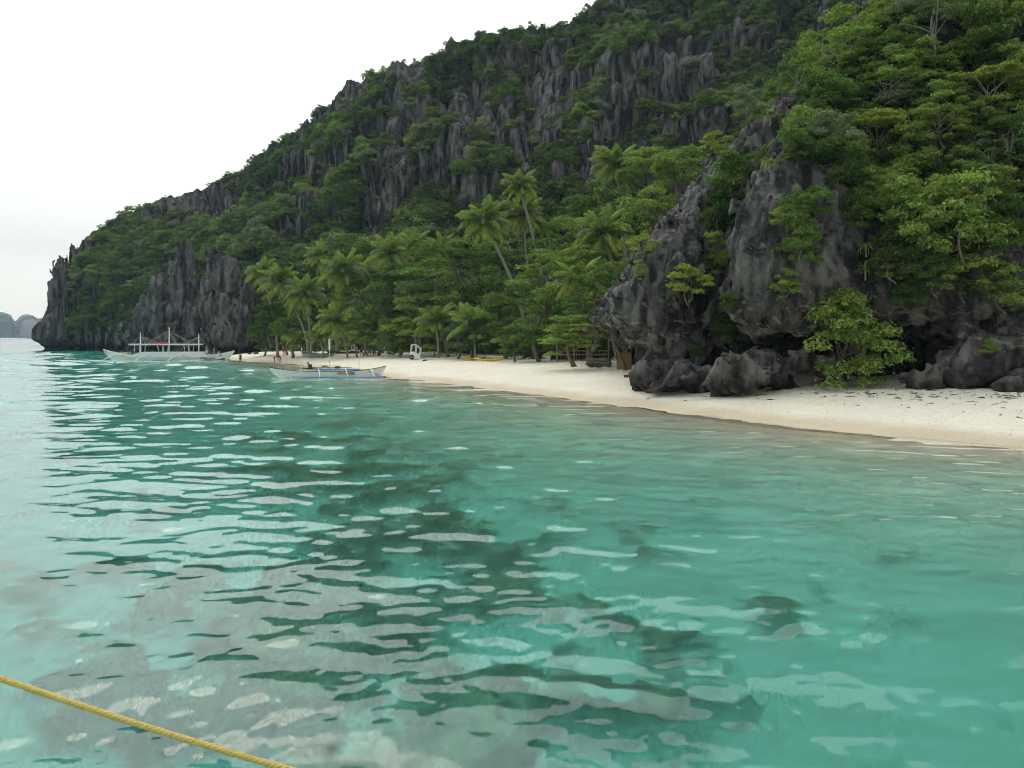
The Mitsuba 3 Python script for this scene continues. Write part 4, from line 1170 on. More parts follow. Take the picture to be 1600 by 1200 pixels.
def part(key, name, mesh, mat, smooth=False, label=None, pos=(0, 0, 0), yaw=0.0):
    k = numbered(f'{key}__{name}')
    scene[k] = ply(turned(mesh, pos, yaw), mat, smooth=smooth)
    if label: labels[k] = {'label': label}
    return k


# ------------------------------------------------------------------ the big outrigger boat before the pinnacles
B1 = np.array([at(264, 0, 125)[0], 125.0, 0.0])
key = 'outrigger_boat'; numbered(key)
tag(key, 'large white outrigger boat with a long roof and three masts moored before the grey pinnacles', 'boat')
h, gl, gr, hx, hb, ht, hh = hull_mesh(20.6, 1.9, -0.35, 0.95, 1.15, 0.72, 0, 0)
P = lambda n, m, mat, sm=False, lab=None: part('outrigger_boat', n, m, mat, sm, lab, B1, 0.0)
P('hull', h, 'hull_white', 30)
P('blue_bottom', lower_strip(hx, hb, ht, hh, 0.62, -2.5, 9.0), 'blue_paint')
P('stern_deck', cat_mesh([box(2.6, 0.5, 0.05, (-8.7, 0, 1.18), ry=0.25), box(1.4, 0.7, 0.05, (-6.9, 0, 0.84), ry=0.1)]), 'blue_paint', lab='blue painted stern deck')
P('rubbing_strake', cat_mesh([tube(gl * [1, 1.01, 1] + [0, -.01, -.06], 0.035, 5), tube(gr * [1, 1.01, 1] + [0, .01, -.06], 0.035, 5)]), 'white_paint')
co = np.array([(-6.3, 0.62), (-5.2, 1.05), (-4.0, 1.42), (5.2, 1.45), (6.2, 1.0), (6.6, 0.68)])
for sg in (-1, 1):
    pl = np.concatenate([np.stack([co[:, 0], np.full(6, sg * 0.93), co[:, 1]], 1), np.stack([co[:, 0], np.full(6, sg * 0.95), np.full(6, 0.60)], 1)[::-1]])
    poly = shapely.Polygon(np.vstack([co, [(6.6, 0.60), (-6.3, 0.60)]]))
    e = trimesh.creation.extrude_polygon(poly, 0.05, engine='earcut'); e.apply_transform(trimesh.transformations.rotation_matrix(math.pi / 2, [1, 0, 0])); e.apply_translation((0, sg * 0.93 + 0.025, 0))
    P('side_screen', e, 'white_paint')
P('roof', box(10.6, 2.1, 0.10, (-0.45, 0, 2.62), bevel=0.03), 'white_paint')
P('roof_fascia', cat_mesh([box(10.7, 0.04, 0.20, (-0.45, -1.075, 2.58)), box(10.7, 0.04, 0.20, (-0.45, 1.075, 2.58))]), 'white_paint')
for x in (-4.9, -4.1, -1.35, -0.5, 2.7, 3.5):
    for sg in (-1, 1):
        P('post', tube([(x + (0.15 if x in (-1.35, 2.7) else -0.1), sg * 0.9, 1.25), (x, sg * 0.95, 2.58)], 0.05, 6), 'white_paint')
for x, zt in ((-4.45, 4.45), (0.05, 5.25), (4.65, 4.25)):
    P('mast', tube([(x, 0, 0.3), (x, 0, zt * 0.6), (x, 0, zt)], [0.11, 0.10, 0.075], 8), 'white_paint', 40)
rig = []
for a, b in (((-4.45, 3.9), (-7.6, 1.05)), ((-4.45, 3.9), (-1.5, 2.7)), ((0.05, 4.7), (-3.6, 2.7)), ((0.05, 4.7), (3.6, 2.75)), ((4.65, 3.75), (2.3, 2.7)), ((4.65, 3.75), (7.2, 1.05)), ((0.05, 4.6), (-1.2, 2.7)), ((0.05, 4.6), (1.6, 1.4)), ((0.05, 4.6), (1.95, 1.4)),
             ((-4.45, 3.8), (-3.2, 2.7)), ((4.65, 3.7), (3.6, 2.7)), ((-0.2, 1.3), (3.4, 2.3)), ((-7.0, 1.1), (-4.6, 2.2)), ((5.9, 1.7), (7.0, 1.1))):
    for sg in (-1, 1):
        P('rigging_line', tube([(a[0], 0.03 * sg, a[1]), ((a[0] + b[0]) / 2, 0.45 * sg, (a[1] + b[1]) / 2 - 0.03), (b[0], 0.85 * sg, b[1])], 0.014, 4), 'rigging_grey')
for x in (-7.2, -2.3, 2.6):
    for sg in (-1, 1):
        P('outrigger_arm', tube([(x, -0.3 * sg, 1.0), (x, sg * 1.0, 0.98), (x - 0.25, sg * 2.6, 0.86), (x - 0.7, sg * 3.8, 0.5), (x - 0.85, sg * 4.4, 0.12)], 0.085, 7), 'white_paint', 40)
for sg in (-1, 1):
    P('float', tube([(-10.5, sg * 4.4, 0.22), (-9.5, sg * 4.4, 0.06), (0, sg * 4.45, 0.03), (6.0, sg * 4.4, 0.10), (7.2, sg * 4.4, 0.4)], [0.05, 0.08, 0.08, 0.08, 0.05], 7), 'hull_white')
P('lettering', text_on('BARRACUDA', 0.30, 2.25, (5.2, -0.80, 0.24)), 'ink')
P('bow_emblem', trimesh.creation.cylinder(0.13, 0.03, transform=trimesh.transformations.rotation_matrix(math.pi / 2, [1, 0, 0]) @ np.eye(4)).apply_translation((8.3, -0.50, 0.92)), 'dark_red')
P('engine_box', box(1.3, 0.9, 0.5, (5.5, 0.0, 1.0), bevel=0.05), 'box_green')
add(numbered('life_jacket_pile'), cat_mesh([turned(box(0.55, 0.8, 0.16, (0, 0, 0), bevel=0.05, rz=R.normal(0, .3)), B1 + [x, R.normal(0, 0.3), 2.76 + (0.13 if i % 2 else 0)]) for i, x in enumerate(np.linspace(-2.3, -0.2, 9))]), 'red_cloth', 'red life jackets heaped on the roof of the big boat', 'life jackets')
add(numbered('kayak_paddle'), turned(box(1.5, 0.35, 0.12, (0, 0, 0), bevel=0.04), B1 + [-6.5, -0.2, 1.25]), 'yellow_plastic', 'yellow board lying on the stern of the big boat', 'board')
add(numbered('water_jug'), cat_mesh([trimesh.creation.cylinder(0.22, 0.62, sections=14).apply_translation(B1 + [7.7, 0.1, 1.15]), trimesh.creation.cylinder(0.07, 0.1, sections=10).apply_translation(B1 + [7.7, 0.1, 1.5])]), 'light_blue', 'blue water jug on the bow of the big boat', 'jug')

# ------------------------------------------------------------------ the small outrigger boat nosed up to the sand
Y2 = 70.5
B2 = np.array([at(512, 0, Y2)[0], Y2, 0.0])
key = numbered('outrigger_boat')
tag(key, 'small pale outrigger boat with dark red lettering nosed onto the sand', 'boat')
h, gl, gr, hx, hb, ht, hh = hull_mesh(10.3, 0.95, -0.22, 0.46, 0.36, 0.50, 0, 0)
P = lambda n, m, mat, sm=False, lab=None: part('outrigger_boat_001', n, m, mat, sm, lab, B2, 0.0)
P('hull', h, 'hull_white', 30)
P('gunwale', cat_mesh([tube(gl + [0, -.015, .0], 0.03, 5), tube(gr + [0, .015, .0], 0.03, 5)]), 'ink')
P('blue_bottom', lower_strip(hx, hb, ht, hh, 0.45, -3.6, 4.2), 'light_blue')
P('deck', box(6.0, 0.72, 0.04, (0, 0, 0.54)), 'white_paint')
P('tarp', cat_mesh([box(2.2, 0.62, 0.14, (-0.1, 0, 0.66), bevel=0.05), box(1.9, 0.6, 0.12, (1.9, 0, 0.65), bevel=0.05)]), 'light_blue')
P('plank', cat_mesh([box(2.6, 0.12, 0.05, (-0.7, 0.1, 0.80), ry=-0.03), box(2.2, 0.10, 0.05, (1.0, -0.1, 0.82), ry=0.02), box(1.5, 0.14, 0.05, (-1.5, -0.15, 0.72))]), 'dark_wood')
P('bow_stripe', tube([(3.0, -0.34, 0.55), (3.8, -0.28, 0.48), (4.3, -0.2, 0.30), (4.45, -0.12, 0.12)], 0.02, 5), 'ink')
for x in (-0.72, 1.65, 3.9):
    for sg in (-1, 1):
        P('outrigger_arm', tube([(x, -0.1 * sg, 0.68), (x + .02, sg * 0.6, 0.70), (x + 0.3, sg * 1.4, 0.55), (x + 0.45, sg * 1.8, 0.28), (x + 0.5, sg * 2.0, 0.05)], 0.035, 6), 'white_paint', 40)
for sg in (-1, 1):
    P('float', tube([(-2.6, sg * 2.0, 0.10), (-1.5, sg * 2.0, 0.04), (3.5, sg * 2.0, 0.03), (5.0, sg * 2.0, 0.08), (5.5, sg * 2.0, 0.14)], [0.04, 0.055, 0.055, 0.055, 0.04], 6), 'light_blue')
for x, zt, r in ((-2.35, 2.55, 0.025), (0.13, 3.35, 0.04), (2.75, 2.4, 0.022)):
    P('pole', tube([(x, 0.1, 0.3), (x, 0.1, zt * 0.65), (x, 0.1, zt)], [r * 0.8, r * 0.8, r], 6), 'white_paint')
P('pole_sleeve', tube([(0.13, 0.1, 2.4), (0.13, 0.1, 3.34)], 0.075, 7), 'white_paint')
P('pole_flag', box(0.10, 0.02, 0.45, (-2.33, 0.1, 2.35)), 'light_blue')
P('engine', cat_mesh([box(0.28, 0.3, 0.4, (-1.55, 0, 0.92), bevel=0.05), box(0.1, 0.1, 0.45, (-1.7, 0, 1.1), ry=-0.3)]), 'steel_dark')
P('crate', box(0.42, 0.35, 0.22, (-0.3, 0.15, 0.90), bevel=0.02), 'box_green'); P('crate', box(0.42, 0.35, 0.22, (0.85, 0.15, 0.86), bevel=0.02), 'box_green')
P('lettering', text_on('AAE A ISLAND', 0.24, 1.55, (0.95, -0.47, 0.20)), 'dark_red')

# ------------------------------------------------------------------ things on the sand


from scipy.ndimage import map_coordinates
_hx, _hy = np.arange(-80, 46, 0.4), np.arange(14, 190, 0.4)
_H = ground_z(*np.meshgrid(_hx, _hy, indexing='ij'))


def height(x, y):
    return map_coordinates(_H, [(np.asarray(x) + 80) / 0.4, (np.asarray(y) - 14) / 0.4], order=1, mode='nearest')


def on_ground(u, v):
    """Where the sight line through (u, v) meets the ground."""
    a, b = 15.0, 185.0
    for _ in range(3):                                   # march, then look closer about the first crossing
        Yt = np.linspace(a, b, 70)
        p = np.stack([(u - UC) / FPX * Yt, Yt, EYE + (VH - v) / FPX * Yt], 1)
        g = height(p[:, 0], p[:, 1])
        k = max(1, int(np.argmax(p[:, 2] <= g)))
        a, b = Yt[k - 1], Yt[k]
    return np.array([p[k, 0], p[k, 1], g[k]])


def gz(x, y):
    return float(ground_z(np.array([x]), np.array([y]))[0])


# two hulls drawn up on the sand
def beached(label, u, v, npx, beam, free, mat, yaw, arms):
    p = on_ground(u, v)
    L = npx / FPX * p[1]
    key = numbered('outrigger_boat')
    tag(key, label, 'boat')
    h, gl, gr, hx, hb, ht, hh = hull_mesh(L, beam, 0.0, free * 0.5, free * 0.5, free, 0, 0, 40)
    part(key, 'hull', h, mat, 30, None, p + [0, 0, 0.02], yaw)
    part(key, 'gunwale', cat_mesh([tube(gl, 0.03, 5), tube(gr, 0.03, 5)]), 'dark_wood', False, None, p + [0, 0, 0.02], yaw)
    for x in (-L * 0.18, L * 0.2):
        part(key, 'outrigger_arm', tube([(x, -1.6, 0.12), (x, -1.0, free + 0.1), (x, 0, free + 0.05), (x, 1.0, free + 0.1), (x, 1.6, 0.12)], 0.03, 5), 'grey_wood', False, None, p, yaw)
    for sg in (-1, 1):
        part(key, 'float', tube([(-L * 0.55, sg * 1.6, 0.10), (L * 0.5, sg * 1.6, 0.10)], 0.035, 5), 'grey_wood', False, None, p, yaw)
    for x in (-L * .1, L * .12):
        part(key, 'thwart', box(0.2, beam * 0.9, 0.04, (x, 0, free * 0.92)), 'grey_wood', False, None, p, yaw)


beached('small grey outrigger canoe lying on the sand behind the lettered boat', 497, 559, 52, 0.75, 0.55, 'grey_hull', 0.05, True)
beached('long low dark outrigger canoe on the sand left of the walking man', 538, 553, 56, 0.7, 0.36, 'dark_wood', 0.0, True)

# wheeled white cabs of a sidecar


def cab(label, u, v, hpx, yaw, mirror=1):
    p = on_ground(u, v)
    s = hpx / FPX * p[1] / 1.5
    key = numbered('white_cart')
    tag(key, label, 'cart')
    def Q(n, m, mat, sm=False):
        m = m.copy(); m.apply_scale([s * mirror, s, s])
        if mirror < 0: m.invert()
        part(key, n, m, mat, sm, None, p, yaw)
    side_ = shapely.Polygon([(-0.55, 0.12), (0.52, 0.05), (0.55, 0.62), (0.12, 0.62), (0.10, 0.78), (-0.46, 0.78)])
    for y in (-0.42, 0.38):
        e = trimesh.creation.extrude_polygon(side_, 0.04, engine='earcut'); e.apply_transform(trimesh.transformations.rotation_matrix(math.pi / 2, [1, 0, 0])); e.apply_translation((0, y + 0.04, 0))
        Q('side_panel', e, 'white_paint')
        for a, b in (((-0.44, 0.76), (-0.36, 1.5)), ((0.06, 0.70), (0.10, 1.46)), ((0.50, 0.60), (0.56, 1.05)), ((-0.38, 1.49), (0.08, 1.47)), ((0.06, 1.48), (0.58, 1.03))):
            Q('frame_bar', tube([(a[0], y + .02, a[1]), (b[0], y + .02, b[1])], 0.045, 6), 'white_paint')
    Q('roof', box(0.5, 0.82, 0.04, (-0.14, 0, 1.52)), 'white_paint')
    Q('floor', box(1.02, 0.80, 0.05, (-0.02, -0.02, 0.13)), 'white_paint')
    Q('back_panel', box(0.05, 0.78, 0.62, (-0.50, -0.02, 0.46)), 'white_paint')
    Q('seat', box(0.36, 0.7, 0.12, (-0.25, -0.02, 0.55), bevel=0.03), 'steel_dark')
    ty = trimesh.creation.torus(0.17, 0.065, major_sections=24, minor_sections=8); ty.apply_transform(trimesh.transformations.rotation_matrix(math.pi / 2, [1, 0, 0])); ty.apply_translation((-0.32, -0.50, 0.235))
    Q('tyre', ty, 'black_rubber', 40)
    rim = trimesh.creation.cylinder(0.12, 0.05, sections=16); rim.apply_transform(trimesh.transformations.rotation_matrix(math.pi / 2, [1, 0, 0])); rim.apply_translation((-0.32, -0.50, 0.235))
    Q('rim', rim, 'grey_hull')


cab('white open sided cab with one wheel standing on the sand between palms and kayaks', 649, 561.5, 23, 0.0)
cab('second white cab, smaller and further off beside the dark canoe', 553, 552, 13, 0.1)

p = on_ground(674, 562)
k = numbered('white_spar')
L = 38 / FPX * p[1]
add(k, turned(tube([(-L / 2, 0, 0.03), (0, 0, 0.05), (L / 2, 0, 0.22)], [0.05, 0.075, 0.05], 8), p, 0.10), 'white_paint', 'long white spar lying on the sand beside the white cab', 'spar', smooth=40)
p = on_ground(664, 564)
ty = trimesh.creation.torus(0.2, 0.08, major_sections=24, minor_sections=8)
add(numbered('tyre'), turned(ty, p + [0, 0, 0.07]), 'black_rubber', 'black tyre lying flat on the sand at the end of the white spar', 'tyre', smooth=40)


def kayak(label, u, v, npx, yaw):
    p = on_ground(u, v)
    L = npx / FPX * p[1]
    key = numbered('yellow_kayak')
    tag(key, label, 'kayak')
    s = np.linspace(-1, 1, 40)
    half = 0.36 * np.clip(1 - np.abs(s) ** 2.4, 0, 1) ** 0.8 + 0.015
    th = np.linspace(0, 2 * math.pi, 16, endpoint=False)
    ring = []
    for i, q in enumerate(s):
        rock = 0.14 * abs(q) ** 2.5
        cy, cz = np.cos(th) * half[i], np.sin(th)
        well = 0.09 * np.exp(-((q - 0.05) / 0.16) ** 4) + 0.07 * np.exp(-((q + 0.45) / 0.16) ** 4)
        zz = np.where(cz < 0, 0.17 + rock + cz * (0.17 - 0.10 * abs(q)), 0.17 + rock + cz * 0.10 - well * (np.abs(np.cos(th)) < 0.72))
        ring.append(np.stack([np.full(16, q * L / 2), cy, zz], 1))
    v_ = np.array(ring).reshape(-1, 3)
    m = trimesh.Trimesh(v_, tris(grid_faces(40, 16, True)), process=False)
    if m.volume < 0: m.invert()
    part(key, 'hull', m, 'yellow_plastic', 35, None, p, yaw)
    part(key, 'seat_back', box(0.05, 0.4, 0.26, (-0.30, 0, 0.36), bevel=0.015, ry=-0.2), 'steel_dark', False, None, p, yaw)
    part(key, 'carry_handle', tube([(L * 0.46, -0.05, 0.36), (L * 0.46, 0, 0.41), (L * 0.46, 0.05, 0.36)], 0.012, 5), 'black_rubber', False, None, p, yaw)
    part(key, 'carry_handle', tube([(-L * 0.46, -0.05, 0.36), (-L * 0.46, 0, 0.41), (-L * 0.46, 0.05, 0.36)], 0.012, 5), 'black_rubber', False, None, p, yaw)
    pd = cat_mesh([tube([(-1.0, 0.1, 0.33), (1.0, -0.05, 0.35)], 0.015, 5), box(0.42, 0.15, 0.015, (1.1, -0.05, 0.35), bevel=0.006), box(0.42, 0.15, 0.015, (-1.1, 0.1, 0.33), bevel=0.006)])
    part(key, 'paddle', pd, 'black_rubber', False, None, p, yaw)


kayak('nearer yellow kayak on the sand under the bluish dark tree', 764, 564.5, 46, 0.05)
kayak('yellow kayak lying behind and left of the nearer one', 741, 563.0, 36, 0.2)

# ------------------------------------------------------------------ the yellow rope across the lower left corner: three strands laid together
rp = np.array([at(-520, 905, 2.10), at(-200, 996, 2.05), at(0, 1060.5, 2.0), at(215, 1131.5, 1.94), at(440, 1199, 1.88), at(640, 1253, 1.82)])
tk = np.r_[0, np.cumsum(np.linalg.norm(np.diff(rp, axis=0), axis=1))]
ts = np.linspace(0, tk[-1], 900)
ln = np.stack([PchipInterpolator(tk, rp[:, k])(ts) for k in range(3)], 1)
tg = unit(np.gradient(ln, axis=0)); sa = unit(np.cross(tg, [0, 0, 1.0])); sb = np.cross(sa, tg)


def rope_col(p, n, uv):
    return mix((0.52, 0.36, 0.06), (0.78, 0.60, 0.18), fbm(p.x * 160, p.y * 160, p.z * 160, octaves=2)) * (0.85 + 0.3 * fbm(p.x * 9, p.y * 9, p.z * 9, octaves=2))


scene['rope_mat'] = {'type': 'principled', 'base_color': proc(rope_col), 'roughness': 0.55}
tag('rope', 'yellow three strand mooring rope crossing the lower left corner above the water', 'rope')
for i in range(3):
    a = ts / 0.042 * 2 * math.pi + i * 2 * math.pi / 3
    l = ln + 0.0038 * (np.cos(a)[:, None] * sa + np.sin(a)[:, None] * sb)
    scene[numbered('rope__strand')] = ply(tube(l, 0.0043, 8), 'rope_mat', smooth=True)
# ------------------------------------------------------------------ people: one continuous body each, clothes and hair as parts
flat('skin_tan', (0.30, 0.155, 0.095), 0.55); flat('skin_pale', (0.48, 0.29, 0.21), 0.55); flat('hair_black', (0.012, 0.010, 0.009), 0.6)
flat('cloth_black', (0.025, 0.025, 0.03)); flat('cloth_white', (0.72, 0.72, 0.70)); flat('cloth_pink', (0.60, 0.10, 0.20)); flat('cloth_teal', (0.10, 0.38, 0.36)); flat('cloth_green', (0.16, 0.34, 0.10)); flat('cloth_grey', (0.28, 0.28, 0.29)); flat('cloth_red', (0.42, 0.05, 0.035)); flat('cloth_blue', (0.05, 0.12, 0.32))


def ball(c, r):
    return m3.Manifold.sphere(r, 8).translate(tuple(map(float, c)))


def bone(a, ra, b, rb):
    return m3.Manifold.batch_hull([ball(a, ra), ball(b, rb)])


def fuse(bones, length=0.06, it=5):
    m = m3.Manifold.batch_boolean(bones, m3.OpType.Add).refine_to_length(length).to_mesh()
    t = trimesh.Trimesh(m.vert_properties[:, :3], m.tri_verts, process=True)
    trimesh.smoothing.filter_taubin(t, iterations=it)
    return t


POSES = {  # joints in units of the standing height, facing +x, y to the person's left; hands l and r
    'stand': dict(hip=(0, 0, .52), chest=(.01, 0, .72), neck=(.01, 0, .83), head=(.03, 0, .925), kl=(.02, .055, .28), kr=(.0, -.055, .28), al=(.0, .06, .045), ar=(-.02, -.06, .045), el=(-.02, .15, .62), er=(.0, -.15, .62), wl=(.04, .16, .47), wr=(.05, -.16, .47)),
    'walk': dict(hip=(0, 0, .515), chest=(.015, 0, .715), neck=(.025, 0, .825), head=(.045, 0, .92), kl=(.10, .05, .29), kr=(-.01, -.05, .275), al=(.11, .05, .05), ar=(-.16, -.055, .10), el=(-.07, .14, .63), er=(.06, -.14, .63), wl=(-.06, .15, .48), wr=(.14, -.13, .52)),
    'sit': dict(hip=(0, 0, .28), chest=(.03, 0, .48), neck=(.05, 0, .59), head=(.08, 0, .685), kl=(.24, .07, .30), kr=(.24, -.07, .30), al=(.26, .07, .045), ar=(.24, -.07, .045), el=(.06, .15, .40), er=(.06, -.15, .40), wl=(.19, .10, .35), wr=(.19, -.10, .35)),
    'sand': dict(hip=(0, 0, .065), chest=(-.03, 0, .27), neck=(-.01, 0, .38), head=(.02, 0, .475), kl=(.22, .07, .22), kr=(.23, -.07, .18), al=(.36, .07, .045), ar=(.40, -.07, .045), el=(.02, .15, .20), er=(-.06, -.16, .19), wl=(.16, .11, .20), wr=(-.12, -.17, .05)),
    'bend': dict(hip=(-.10, 0, .50), chest=(.09, 0, .60), neck=(.20, 0, .58), head=(.28, 0, .52), kl=(-.02, .055, .27), kr=(-.04, -.055, .27), al=(-.04, .06, .045), ar=(-.08, -.06, .045), el=(.17, .10, .42), er=(.18, -.10, .42), wl=(.22, .07, .27), wr=(.24, -.07, .27)),
}


def person(label, pos, yaw, pose, H, skin, top, bottom, hair='hair_black', hold=None):
    key = numbered('person')
    J = {k: np.array(v) * H for k, v in POSES[pose].items()}
    hip, ch, nk, hd = J['hip'], J['chest'], J['neck'], J['head']
    up = unit(nk - hip)
    y = np.array([0, 1.0, 0])
    f = unit(np.cross(y, up)); s = H / 1.7
    B, Tq, Bq = [], [], []
    wa = hip + (ch - hip) * 0.45
    pel = [hip + y * .075 * s, hip - y * .075 * s]
    sh = [nk - up * .07 * s + y * .165 * s, nk - up * .07 * s - y * .165 * s]
    B += [bone(pel[0], .095 * s, pel[1], .095 * s), bone(wa + y * .06 * s, .088 * s, wa - y * .06 * s, .088 * s)]
    trunk = [(pel[0], .095, wa + y * .055 * s, .085), (pel[1], .095, wa - y * .055 * s, .085), (wa + y * .055 * s, .085, ch + y * .075 * s, .095), (wa - y * .055 * s, .085, ch - y * .075 * s, .095),
             (ch + y * .075 * s, .095, sh[0] - y * .04 * s, .06), (ch - y * .075 * s, .095, sh[1] + y * .04 * s, .06), (sh[0], .052, sh[1], .052), (ch, .09, nk - up * .05 * s, .06)]
    for a, ra, b, rb in trunk: B.append(bone(a, ra * s, b, rb * s)); Tq.append(bone(a, ra * s + .014, b, rb * s + .014))
    B.append(bone(nk - up * .05 * s, .055 * s, hd - up * .06 * s, .05 * s))
    hf = unit(f + up * 0.0)
    B += [bone(hd - up * .03 * s + hf * .012 * s, .072 * s, hd + up * .045 * s, .083 * s), bone(hd - up * .085 * s + hf * .045 * s, .034 * s, hd - up * .03 * s + hf * .03 * s, .062 * s), bone(hd - up * .01 * s + hf * .085 * s, .012 * s, hd - up * .035 * s + hf * .098 * s, .015 * s),
          ball(hd + y * .083 * s - up * .01 * s, .02 * s), ball(hd - y * .083 * s - up * .01 * s, .02 * s), bone(hd - up * .062 * s + hf * .07 * s + y * .02 * s, .011 * s, hd - up * .062 * s + hf * .07 * s - y * .02 * s, .011 * s)]
    for sg, k, a, e, w in ((1, 'kl', 'al', 'el', 'wl'), (-1, 'kr', 'ar', 'er', 'wr')):
        p0 = pel[0] if sg > 0 else pel[1]; s0 = sh[0] if sg > 0 else sh[1]
        th = (J[k] - p0)
        B += [bone(p0, .092 * s, J[k], .057 * s), bone(J[k], .055 * s, J[k] + (J[a] - J[k]) * .35 + np.array([-.012, 0, 0]) * s, .056 * s), bone(J[k] + (J[a] - J[k]) * .35, .053 * s, J[a], .036 * s),
              bone(J[a] + np.array([-.03, 0, -.035]) * s, .034 * s, J[a] + np.array([.13, sg * .015, -.05]) * s, .026 * s)]
        Bq += [bone(p0, .106 * s, p0 + th * 0.75, .085 * s)]
        B += [bone(s0, .052 * s, J[e], .040 * s), bone(J[e], .039 * s, J[w], .027 * s)]
        Tq += [bone(s0, .064 * s, s0 + (J[e] - s0) * .55, .056 * s)]
        hdn = unit(J[w] - J[e]); pl = J[w] + hdn * .05 * s
        ax = unit(np.cross(hdn, y)); 
        B += [bone(J[w], .026 * s, pl + ax * .022 * s, .018 * s), bone(J[w], .026 * s, pl - ax * .022 * s, .018 * s)]
        for q, ln_ in zip((-1.5, -.5, .5, 1.5), (.058, .072, .078, .068)):
            a0 = pl + hdn * .012 * s + ax * q * .018 * s
            m0 = a0 + (hdn + y * -sg * .25) * ln_ * .55 * s
            B += [bone(a0, .0095 * s, m0, .0085 * s), bone(m0, .0085 * s, m0 + (hdn * .8 - y * sg * .7) * ln_ * .5 * s, .007 * s)]
        t0 = J[w] + hdn * .02 * s + ax * .024 * s
        B += [bone(t0, .012 * s, t0 + (hdn * .7 + ax * .9) * .05 * s, .009 * s)]
    Bq += [bone(pel[0], .108 * s, pel[1], .108 * s), bone(wa - up * .03 * s + y * .045 * s, .098 * s, wa - up * .03 * s - y * .045 * s, .098 * s)]
    part(key, 'body', fuse(B), skin, True, None, pos, yaw)
    if top: part(key, 'shirt', fuse(Tq, .08), top, True, None, pos, yaw)
    if bottom: part(key, 'shorts', fuse(Bq, .08), bottom, True, None, pos, yaw)
    cap = fuse([bone(hd + up * .045 * s - hf * .012 * s, .093 * s, hd - up * .035 * s - hf * .035 * s, .07 * s)], .04, 3)
    part(key, 'hair', cap, hair, True, None, pos, yaw)
    tag(key, label, 'person')


def feet(u, v, dz=0.0):
    return on_ground(u, v) + [0, 0, dz]


def hgt(p, px):
    return px / FPX * p[1]


p = feet(565, 557); person('person walking bare chested in dark shorts along the back of the beach', p, 0.3, 'walk', 1.72, 'skin_tan', None, 'cloth_black')
p = feet(430, 567); person('person in pink and black bending over at the water edge', p, 0.3, 'bend', 1.65, 'skin_pale', 'cloth_pink', 'cloth_black')
p = feet(437, 567.5); person('person in black bending over beside the pink dressed one', p, math.pi - 0.3, 'bend', 1.6, 'skin_pale', 'cloth_black', 'cloth_pink')
p = feet(443, 556); person('person in red standing far off on the sand before the leaning palm', p, -0.8, 'stand', 1.6, 'skin_tan', 'cloth_red', 'cloth_grey')
p = feet(448, 555); person('person sitting on the sand next to the far one in red', p, -1.2, 'sand', 1.65, 'skin_tan', None, 'cloth_red')
p = feet(457, 554.5); person('person sitting low on the sand, furthest right of the far group', p, -1.0, 'sand', 1.65, 'skin_tan', 'cloth_grey', 'cloth_black')
SEATS = []
for u, v, lab, tp in ((576, 555.5, 'person in a teal shirt sitting on a bench under the trees', 'cloth_teal'), (600, 552, 'person in white sitting on a bench nearest the bright bushes', 'cloth_white')):
    p = feet(u, v); person(lab, p + [0, 0, 0.0], -1.2, 'sit', 1.7, 'skin_tan', tp, 'cloth_grey'); SEATS.append(p)
p = feet(608, 551.5); person('person in a white shirt standing by the benches under the trees', p, 3.6, 'stand', 1.72, 'skin_tan', 'cloth_white', 'cloth_grey')
pw_ = at(375.5, 566.5, 122); pw_[2] = -0.35
person('person wading in shallow water between the two moored boats', pw_, -1.0, 'stand', 1.68, 'skin_tan', None, 'cloth_black')
person('person in a green and black shirt and white shorts standing on the big boat', B1 + [5.75, 0.35, 0.74], -0.6, 'stand', 1.68, 'skin_tan', 'cloth_green', 'cloth_white')
person('person in grey standing near the bow of the big boat', B1 + [7.05, -0.02, 0.66], 0.4, 'stand', 1.55, 'skin_tan', 'cloth_grey', 'cloth_grey')

# ------------------------------------------------------------------ benches, tables, huts in the shade of the trees


def bench(label, p, L, yaw, h=0.45):
    key = numbered('bench'); tag(key, label, 'bench')
    for i in range(3): part(key, 'slat', box(L, 0.11, 0.035, (0, (i - 1) * 0.13, h)), 'brown_wood', False, None, p, yaw)
    for sx in (-1, 1):
        for sy in (-1, 1): part(key, 'leg', box(0.07, 0.07, h, (sx * (L / 2 - 0.12), sy * 0.12, h / 2 - 0.04)), 'dark_wood', False, None, p, yaw)


def table(label, p, L, yaw, h=0.74):
    key = numbered('table'); tag(key, label, 'table')
    for i in range(4): part(key, 'plank', box(L, 0.17, 0.04, (0, (i - 1.5) * 0.18, h)), 'grey_wood', False, None, p, yaw)
    for sx in (-1, 1):
        for sy in (-1, 1): part(key, 'leg', box(0.08, 0.08, h, (sx * (L / 2 - 0.15), sy * 0.28, h / 2 - 0.04)), 'dark_wood', False, None, p, yaw)


for p, lab in zip(SEATS, ('wooden bench under the person in the teal shirt', 'wooden bench under the seated person in white')):
    bench(lab, p + [-0.02, 0, 0], 1.6, 0.37)
table('wooden table between the two benches under the trees', feet(588, 553.5), 1.9, 0.1)
bench('empty bench right of the walking man', feet(583, 556.5), 1.8, 0.0)
bench('low dark bench left of the bright bushes', feet(613, 553), 1.7, 0.2)
table('grey table in the shade behind the young palm', feet(690, 556), 2.0, 0.0)
bench('bench in the deep shade behind the yellow kayaks', feet(800, 557), 2.2, 0.0)
table('pale topped table under the tree with bright low branches', feet(860, 560), 2.2, 0.1)


